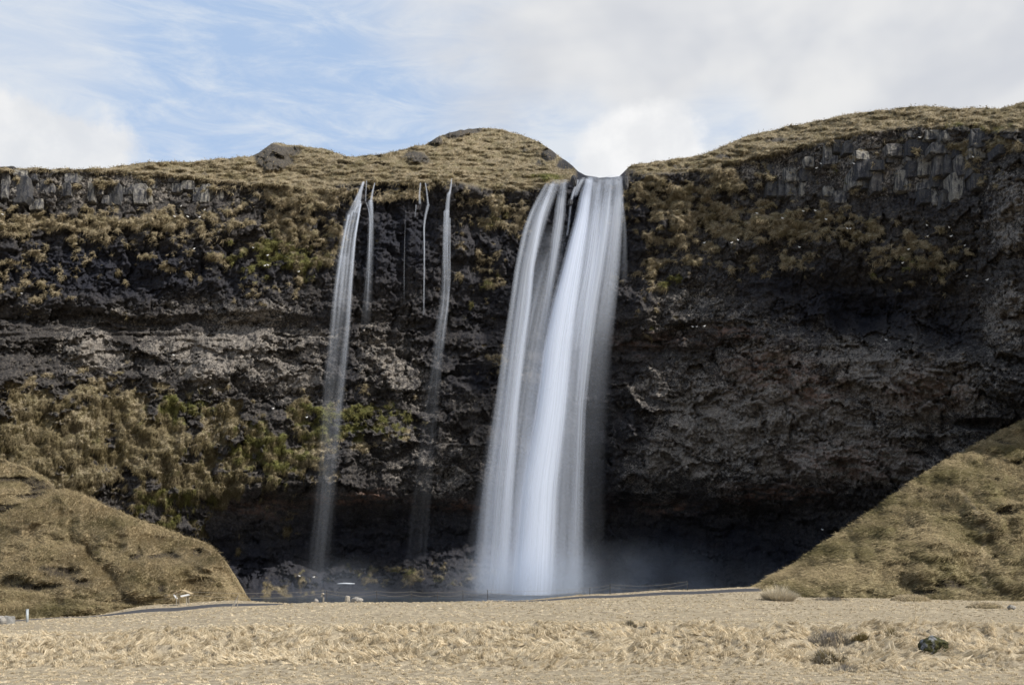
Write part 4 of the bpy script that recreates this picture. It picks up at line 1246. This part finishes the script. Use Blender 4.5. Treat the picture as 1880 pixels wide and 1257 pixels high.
# concrete block, left edge
x, y, z = stand_on(17, 80.5)
bm = bmesh.new()
bmesh.ops.create_cube(bm, size=1)
bmesh.ops.subdivide_edges(bm, edges=bm.edges[:], cuts=2, use_grid_fill=True)
for v in bm.verts:
    v.co = (v.co.x * .72 + random.uniform(-.02, .02), v.co.y * .6 + random.uniform(-.02, .02), v.co.z * .75 + random.uniform(-.02, .02))
bmesh.ops.bevel(bm, geom=[e for e in bm.edges if e.calc_face_angle(0) > .8], offset=.05, segments=2, affect='EDGES')
o = bm_obj('concrete_block', bm, M_CONC)
o.location = (x, y, z + .28); o.rotation_euler = (0, .06, .25)
tag(o, 'pale grey squared concrete block at the left edge of the meadow', 'block')
# galvanised marker post
x, y, z = stand_on(50, 82)
mp = empty('marker_post', (x, y, z))
tag(mp, 'short pale metal marker post standing near the left edge', 'post')
bm = bmesh.new(); tube(bm, [(0, 0, -.2), (0.01, 0, .98)], .10, 12)
to = bm_obj('shaft', bm, M_GALV, mp, True)
bm = bmesh.new(); tube(bm, [(0.01, 0, .982), (.01, 0, 1.02)], .115, 12)
bm_obj('cap', bm, M_GALV, mp, True)
# short hooked post
x, y, z = stand_on(593, 85.5)
bm = bmesh.new(); tube(bm, [(0, 0, -.2), (.03, 0, .5), (.06, 0, .80), (.0, -.02, .84), (-.14, -.04, .83)], [.085, .08, .075, .07, .05], 8)
o = bm_obj('hooked_post', bm, M_WOOD, None, True); o.location = (x, y, z)
tag(o, 'short grey post with a hooked top on the meadow edge', 'post')
# stump
x, y, z = stand_on(638, 85.3)
bm = bmesh.new(); tube(bm, [(0, 0, -.2), (.0, 0, .25), (.02, 0, .55), (.03, 0, .62)], [.26, .23, .2, .13], 9)
o = bm_obj('stump', bm, M_WOOD, None, False); o.location = (x, y, z)
tag(o, 'weathered squat wooden stump on the meadow edge', 'stump')
# leaning stake, three lashed poles
x, y, z = stand_on(428, 84)
ls = empty('leaning_stake', (x, y, z)); tag(ls, 'weathered stake leaning right beside the footpath', 'stake')
for (a, b, r_) in (((-.22, 0, -.1), (.42, .05, 1.02), .05), ((.30, .1, -.1), (.36, .05, .70), .04), ((-.05, -.1, -.1), (.28, .04, .62), .035)):
    bm = bmesh.new(); tube(bm, [a, [(p + q) / 2 + random.uniform(-.02, .02) for p, q in zip(a, b)], b], [r_, r_ * .9, r_ * .6], 6)
    bm_obj('pole', bm, M_WOOD, ls)
# little stand with peaked top
x, y, z = stand_on(335, 94.5)
st = empty('trail_stand', (x, y, z)); tag(st, 'small low stand with tan peaked top and white boards beyond the path', 'stand')


def board(bm, a, b, w_, th):
    a, b = Vector(a), Vector(b)
    d = b - a
    nrm = Vector((-d.z, 0, d.x)).normalized() * th
    vs = []
    for yy in (-w_ / 2, w_ / 2):
        for p in (a - nrm, b - nrm, b + nrm, a + nrm):
            vs.append(bm.verts.new(p + Vector((0, yy, 0))))
    for f in ((3, 2, 1, 0), (4, 5, 6, 7), (0, 1, 5, 4), (1, 2, 6, 5), (2, 3, 7, 6), (3, 0, 4, 7)):
        bm.faces.new([vs[i] for i in f])


for a, b, w_, th, mt, nm in (((-.82, 0, .98), (-.05, 0, 1.38), 1.0, .03, M_TAN, 'top_board'), ((.05, 0, 1.38), (.88, 0, 1.02), 1.0, .03, M_TAN, 'top_board'),
                             ((-.70, -.3, 1.0), (-.38, -.3, .58), .12, .06, M_WHITE, 'strut'), ((-.02, -.35, .82), (.78, -.35, .98), .25, .07, M_WHITE, 'white_board'),
                             ((-.45, -.3, .62), (.35, -.3, .66), .1, .02, M_TAN, 'shelf_board')):
    bm = bmesh.new(); board(bm, a, b, w_, th)
    bm_obj(nm, bm, mt, st)
for lx in (-.45, .5):
    for ly in (-.35, .35):
        bm = bmesh.new(); tube(bm, [(lx, ly, -.2), (lx * .9, ly, 1.10)], .035, 6)
        bm_obj('leg', bm, M_WOOD, st)
# foam fleck at the far shore
fo = rock_obj('foam_patch', P(634, 1071, 141) + np.array([0, 0, 0]), (2.6, .5, .30), M_FOAM, 23, 'thin white foam streak on the far shore below the left falls', 'foam', 3)


def shrub(px, Y, w_, h_, n, cols, seed, name, label, lean=0.0, spread=.6):
    """dead bush: thin stems fanning from a crown of roots"""
    x, y, z = stand_on(px, Y)
    r = np.random.default_rng(seed)
    a = r.uniform(0, 2 * np.pi, n); rad = np.sqrt(r.random(n))
    base = np.stack([np.cos(a) * rad * w_ * .42, np.sin(a) * rad * w_ * .30, np.zeros(n) - .03], 1)
    bx = base + np.array([x, y, 0]); base[:, 2] = ground_z(bx[:, 0], bx[:, 1]) - z - .03
    d = np.stack([np.cos(a) * rad * spread + lean + r.normal(0, .2, n), np.sin(a) * rad * spread + r.normal(0, .2, n) - .1, np.ones(n)], 1)
    d /= np.linalg.norm(d, axis=1)[:, None]
    L = h_ * (1.15 - .5 * rad) * r.uniform(.6, 1.15, n)
    pal = np.array(cols)[r.integers(0, len(cols), n)] * r.uniform(.8, 1.15, n)[:, None]
    Vb, q, t3, tn = blades(base, d, L, np.full(n, .022) * r.uniform(.7, 1.4, n), pal, r.uniform(.1, .7, n), seed)
    o = mesh_np(name, Vb, [q, t3], M_BLADE, False, attrs={'tint': tn})
    o.location = (x, y, z)
    tag(o, label, 'shrub' if name == 'shrub' else 'tussock')
    return o


GREY = [(.22, .20, .175), (.30, .27, .23), (.16, .145, .12)]
BRN = [(.16, .125, .055), (.11, .09, .03), (.22, .17, .085)]
STRAW = [(.42, .35, .23), (.50, .43, .31), (.33, .28, .19)]
shrub(1430, 83.0, 2.7, 1.75, 2600, [(.62, .55, .42), (.52, .46, .35), (.42, .38, .31), (.70, .63, .50)], 401, 'tussock', 'tall pale dome shaped grass tussock at the foot of the right slope', spread=.9)
shrub(1520, 48.5, 2.2, .62, 900, GREY, 402, 'shrub', 'grey leafless shrub in the hollow, topmost of three')
shrub(1580, 48, 1.0, .48, 500, BRN, 403, 'shrub', 'low brown and olive shrub right of the topmost grey shrub')
shrub(1525, 44.5, 1.9, .55, 800, GREY + BRN, 404, 'shrub', 'grey brown shrub in the middle of the hollow')
shrub(1545, 41.5, 1.6, .5, 700, GREY, 405, 'shrub', 'pale grey shrub at the bottom of the hollow')
shrub(1158, 51.5, .8, .42, 320, GREY + BRN, 406, 'shrub', 'small dark shrub on top of the bank right of the main fall')
shrub(1640, 48.5, 1.3, .38, 400, BRN + STRAW, 407, 'shrub', 'low tan shrub on the bank left of and above the mossy boulder')
shrub(1525, 85, 3.6, .5, 500, GREY + [(.07, .065, .055)], 408, 'shrub', 'long low dark shrub at the base of the right slope')


def hummock(px, Y, w_, d_, h_, seed, label):
    x, y, z = stand_on(px, Y)
    bm = bmesh.new()
    bmesh.ops.create_icosphere(bm, subdivisions=4, radius=1)
    co = np.array([v.co[:] for v in bm.verts])
    k = 1 + .22 * fbm(co[:, 0] * 2 + seed, co[:, 1] * 2 + co[:, 2], 4, seed)
    for v, c_, kk in zip(bm.verts, co, k):
        v.co = (c_[0] * w_ / 2 * kk, c_[1] * d_ / 2 * kk, c_[2] * h_ * kk)
    o = bm_obj('hummock', bm, M_HILL, None, True)
    o.location = (x, y, z - .05)
    tag(o, label, 'hummock')
    r = np.random.default_rng(seed); n = 900
    dd = r.normal(0, 1, (n, 3)); dd[:, 2] = np.abs(dd[:, 2]); dd /= np.linalg.norm(dd, axis=1)[:, None]
    b = dd * np.array([w_ / 2, d_ / 2, h_]) * .97
    dr = dd * .6 + np.array([-.3, -.2, .3]) + r.normal(0, .3, (n, 3)); dr /= np.linalg.norm(dr, axis=1)[:, None]
    Vb, q, t3, tn = blades(b, dr, r.uniform(.15, .32, n), np.full(n, .035), PAL[r.integers(0, 5, n)] * .85, r.uniform(.3, 1.2, n), seed)
    g = mesh_np('turf', Vb, [q, t3], M_BLADE, False, o, attrs={'tint': tn})
    g['kind'] = 'stuff'


hummock(1808, 76, 2.5, 1.6, .38, 501, 'low dark edged turf hummock left of the small stone')
hummock(1672, 85, 3.2, 2.0, .55, 502, 'rounded straw hummock at the foot of the right slope')
# pale tall dead stalks
for i, (px, Y, h_, ln, label) in enumerate(((1540, 43.5, 1.55, -.22, 'tall pale dead stalk rising from the hollow among the grey shrubs'), (1680, 66, 1.2, .02, 'thin pale stalk upright on the flat far meadow'), (1650, 36.5, .55, -.25, 'short bent pale stalk near the bottom of the frame'))):
    x, y, z = stand_on(px, Y)
    sk = empty('dead_stalk', (x, y, z)); tag(sk, label, 'stalk')
    bm = bmesh.new(); tube(bm, [(0, 0, -.05), (.02, 0, h_ * .4), (ln * .5, 0, h_ * .7), (ln, 0, h_)], [.022, .018, .013, .008], 5)
    bm_obj('stem', bm, M_TAN, sk)
    bm = bmesh.new(); tube(bm, [(ln * .98, 0, h_ * .95), (ln * 1.1, 0, h_ * 1.02), (ln * 1.25, 0, h_ * 1.08)], [.012, .022, .004], 5)
    bm_obj('seed_head', bm, M_TAN, sk)

# ------------------------------------------------------------------ seabirds on the ledges
def bird_mesh():
    bm = bmesh.new()
    prof = [(-.26, .012, .07), (-.20, .05, .06), (-.10, .095, .05), (.02, .12, .06), (.11, .105, .09), (.17, .065, .15), (.20, .062, .19), (.245, .058, .20), (.28, .03, .195), (.30, .014, .19), (.345, .006, .18)]
    tube(bm, [(a, 0, z_) for a, r_, z_ in prof], [r_ for a, r_, z_ in prof], 8)
    for s in (-1, 1):
        vs = [bm.verts.new(p) for p in ((.10, s * .10, .10), (.0, s * .128, .11), (-.15, s * .10, .10), (-.31, s * .03, .10), (-.12, s * .07, .125), (.06, s * .07, .145))]
        bm.faces.new(vs if s > 0 else vs[::-1])
        tube(bm, [(.0, s * .035, -.03), (.0, s * .035, -.10)], .012, 4)
    me = bpy.data.meshes.new('seabird')
    bm.to_mesh(me); bm.free()
    me.materials.append(M_BIRD)
    me.polygons.foreach_set('use_smooth', np.full(len(me.polygons), True))
    return me


BM = bird_mesh()
BIRDS = [
    (5, 393, 'white seabird at the far left edge below the pale blocks'), (332, 378, 'white seabird alone just below the grey block band, left cliff'), (375, 385, 'white seabird highest of those above the row of three, left cliff'),
    (321, 397, 'white seabird, left one of a row of three on the left ledge'), (345, 397, 'white seabird, middle one of a row of three on the left ledge'), (366, 398, 'white seabird, right one of a row of three on the left ledge'),
    (356, 456, 'white seabird alone on dark rock below the row of three'), (465, 454, 'white seabird on green tufts left of the fanned thin fall'), (491, 468, 'white seabird on green tufts just above a close pair'),
    (486, 487, 'white seabird, left one of a close pair on green tufts'), (492, 486, 'white seabird, right one of a close pair on green tufts'), (548, 498, 'white seabird nearest the fanned thin fall, above the grey band'),
    (1390, 391, 'white seabird on the brown ledge right of the main fall, topmost there'), (1293, 445, 'white seabird on the dark tufts right of the main fall, leftmost of three'), (1343, 445, 'white seabird on the dark tufts right of the main fall, middle of three'), (1355, 440, 'white seabird on the dark tufts right of the main fall, rightmost of three'),
    (1689, 252, 'white seabird on the highest grey block of the right cliff'), (1508, 300, 'white seabird on the upper grass ledge of the right band, second from left'), (1568, 300, 'white seabird on the upper grass ledge of the right band, rightmost'), (1499, 308, 'white seabird on the upper grass ledge of the right band, leftmost'),
    (1787, 288, 'white seabird on a narrow ledge right of the big pale rock face'), (1497, 386, 'white seabird, right one of two above the right brown ledge'), (1475, 387, 'white seabird, left one of two above the right brown ledge'), (1437, 400, 'white seabird low in tan grass left of the pair on the brown ledge'),
    (1517, 402, 'white seabird low in tan grass right of the pair on the brown ledge'), (1556, 419, 'white seabird, left one of a touching pair on the right cliff'), (1561, 419, 'white seabird, right one of a touching pair on the right cliff'), (1702, 413, 'white seabird on tufts below the big rock face, upper left of four'),
    (1743, 417, 'white seabird on tufts below the big rock face, upper right of four'), (1703, 433, 'white seabird on tufts below the big rock face, lower left of four'), (1746, 433, 'white seabird on tufts below the big rock face, lower right of four'), (1771, 450, 'white seabird at the right end of the hanging tan tufts'),
    (1668, 457, 'white seabird at the left end of the hanging tan tufts'), (1657, 482, 'white seabird below the hanging tan tufts beside the dark recess'), (1468, 453, 'white seabird on dark lichened rock under the brown ledge'),
    (40, 538, 'white seabird on a tan tuft low on the far left wall'), (319, 651, 'white seabird on a small grassy knob below the striped band'), (385, 711, 'white seabird beside the round pale rock above the left grass'), (501, 749, 'white seabird on the olive slope, left one, below the pale rock'), (563, 765, 'white seabird on the olive slope, right one, near the thin fall'),
    (1272, 599, 'white seabird, left one of three on the dark slot ledge'), (1279, 599, 'white seabird, middle one of three on the dark slot ledge'), (1293, 598, 'white seabird, right one of three on the dark slot ledge'), (1775, 506, 'white seabird above the dark recess near the right edge, left one'),
    (1812, 513, 'white seabird above the dark recess near the right edge, right one'), (1627, 623, 'white seabird at the bottom of the black recess'), (550, 1056, 'white seabird low near the pool at left, left one'), (576, 1058, 'white seabird low near the pool at left, right one'), (1510, 971, 'white seabird by the dark cave beside the right slope')]
bird0 = None
for k, (px, py, label) in enumerate(BIRDS):
    if bird0 is None:
        b = bpy.data.objects.new('seabird', BM); bird0 = b
    else:
        b = bird0.copy()
    col.objects.link(b)
    b.location = P(px, py + 1.2, near_front(px, py) - .12)
    b.rotation_euler = (0, 0, random.choice((0, math.pi)) + random.uniform(-.6, .6))
    b.scale = (.68, .68, .68)
    tag(b, label, 'bird', 'white seabirds resting on the cliff')
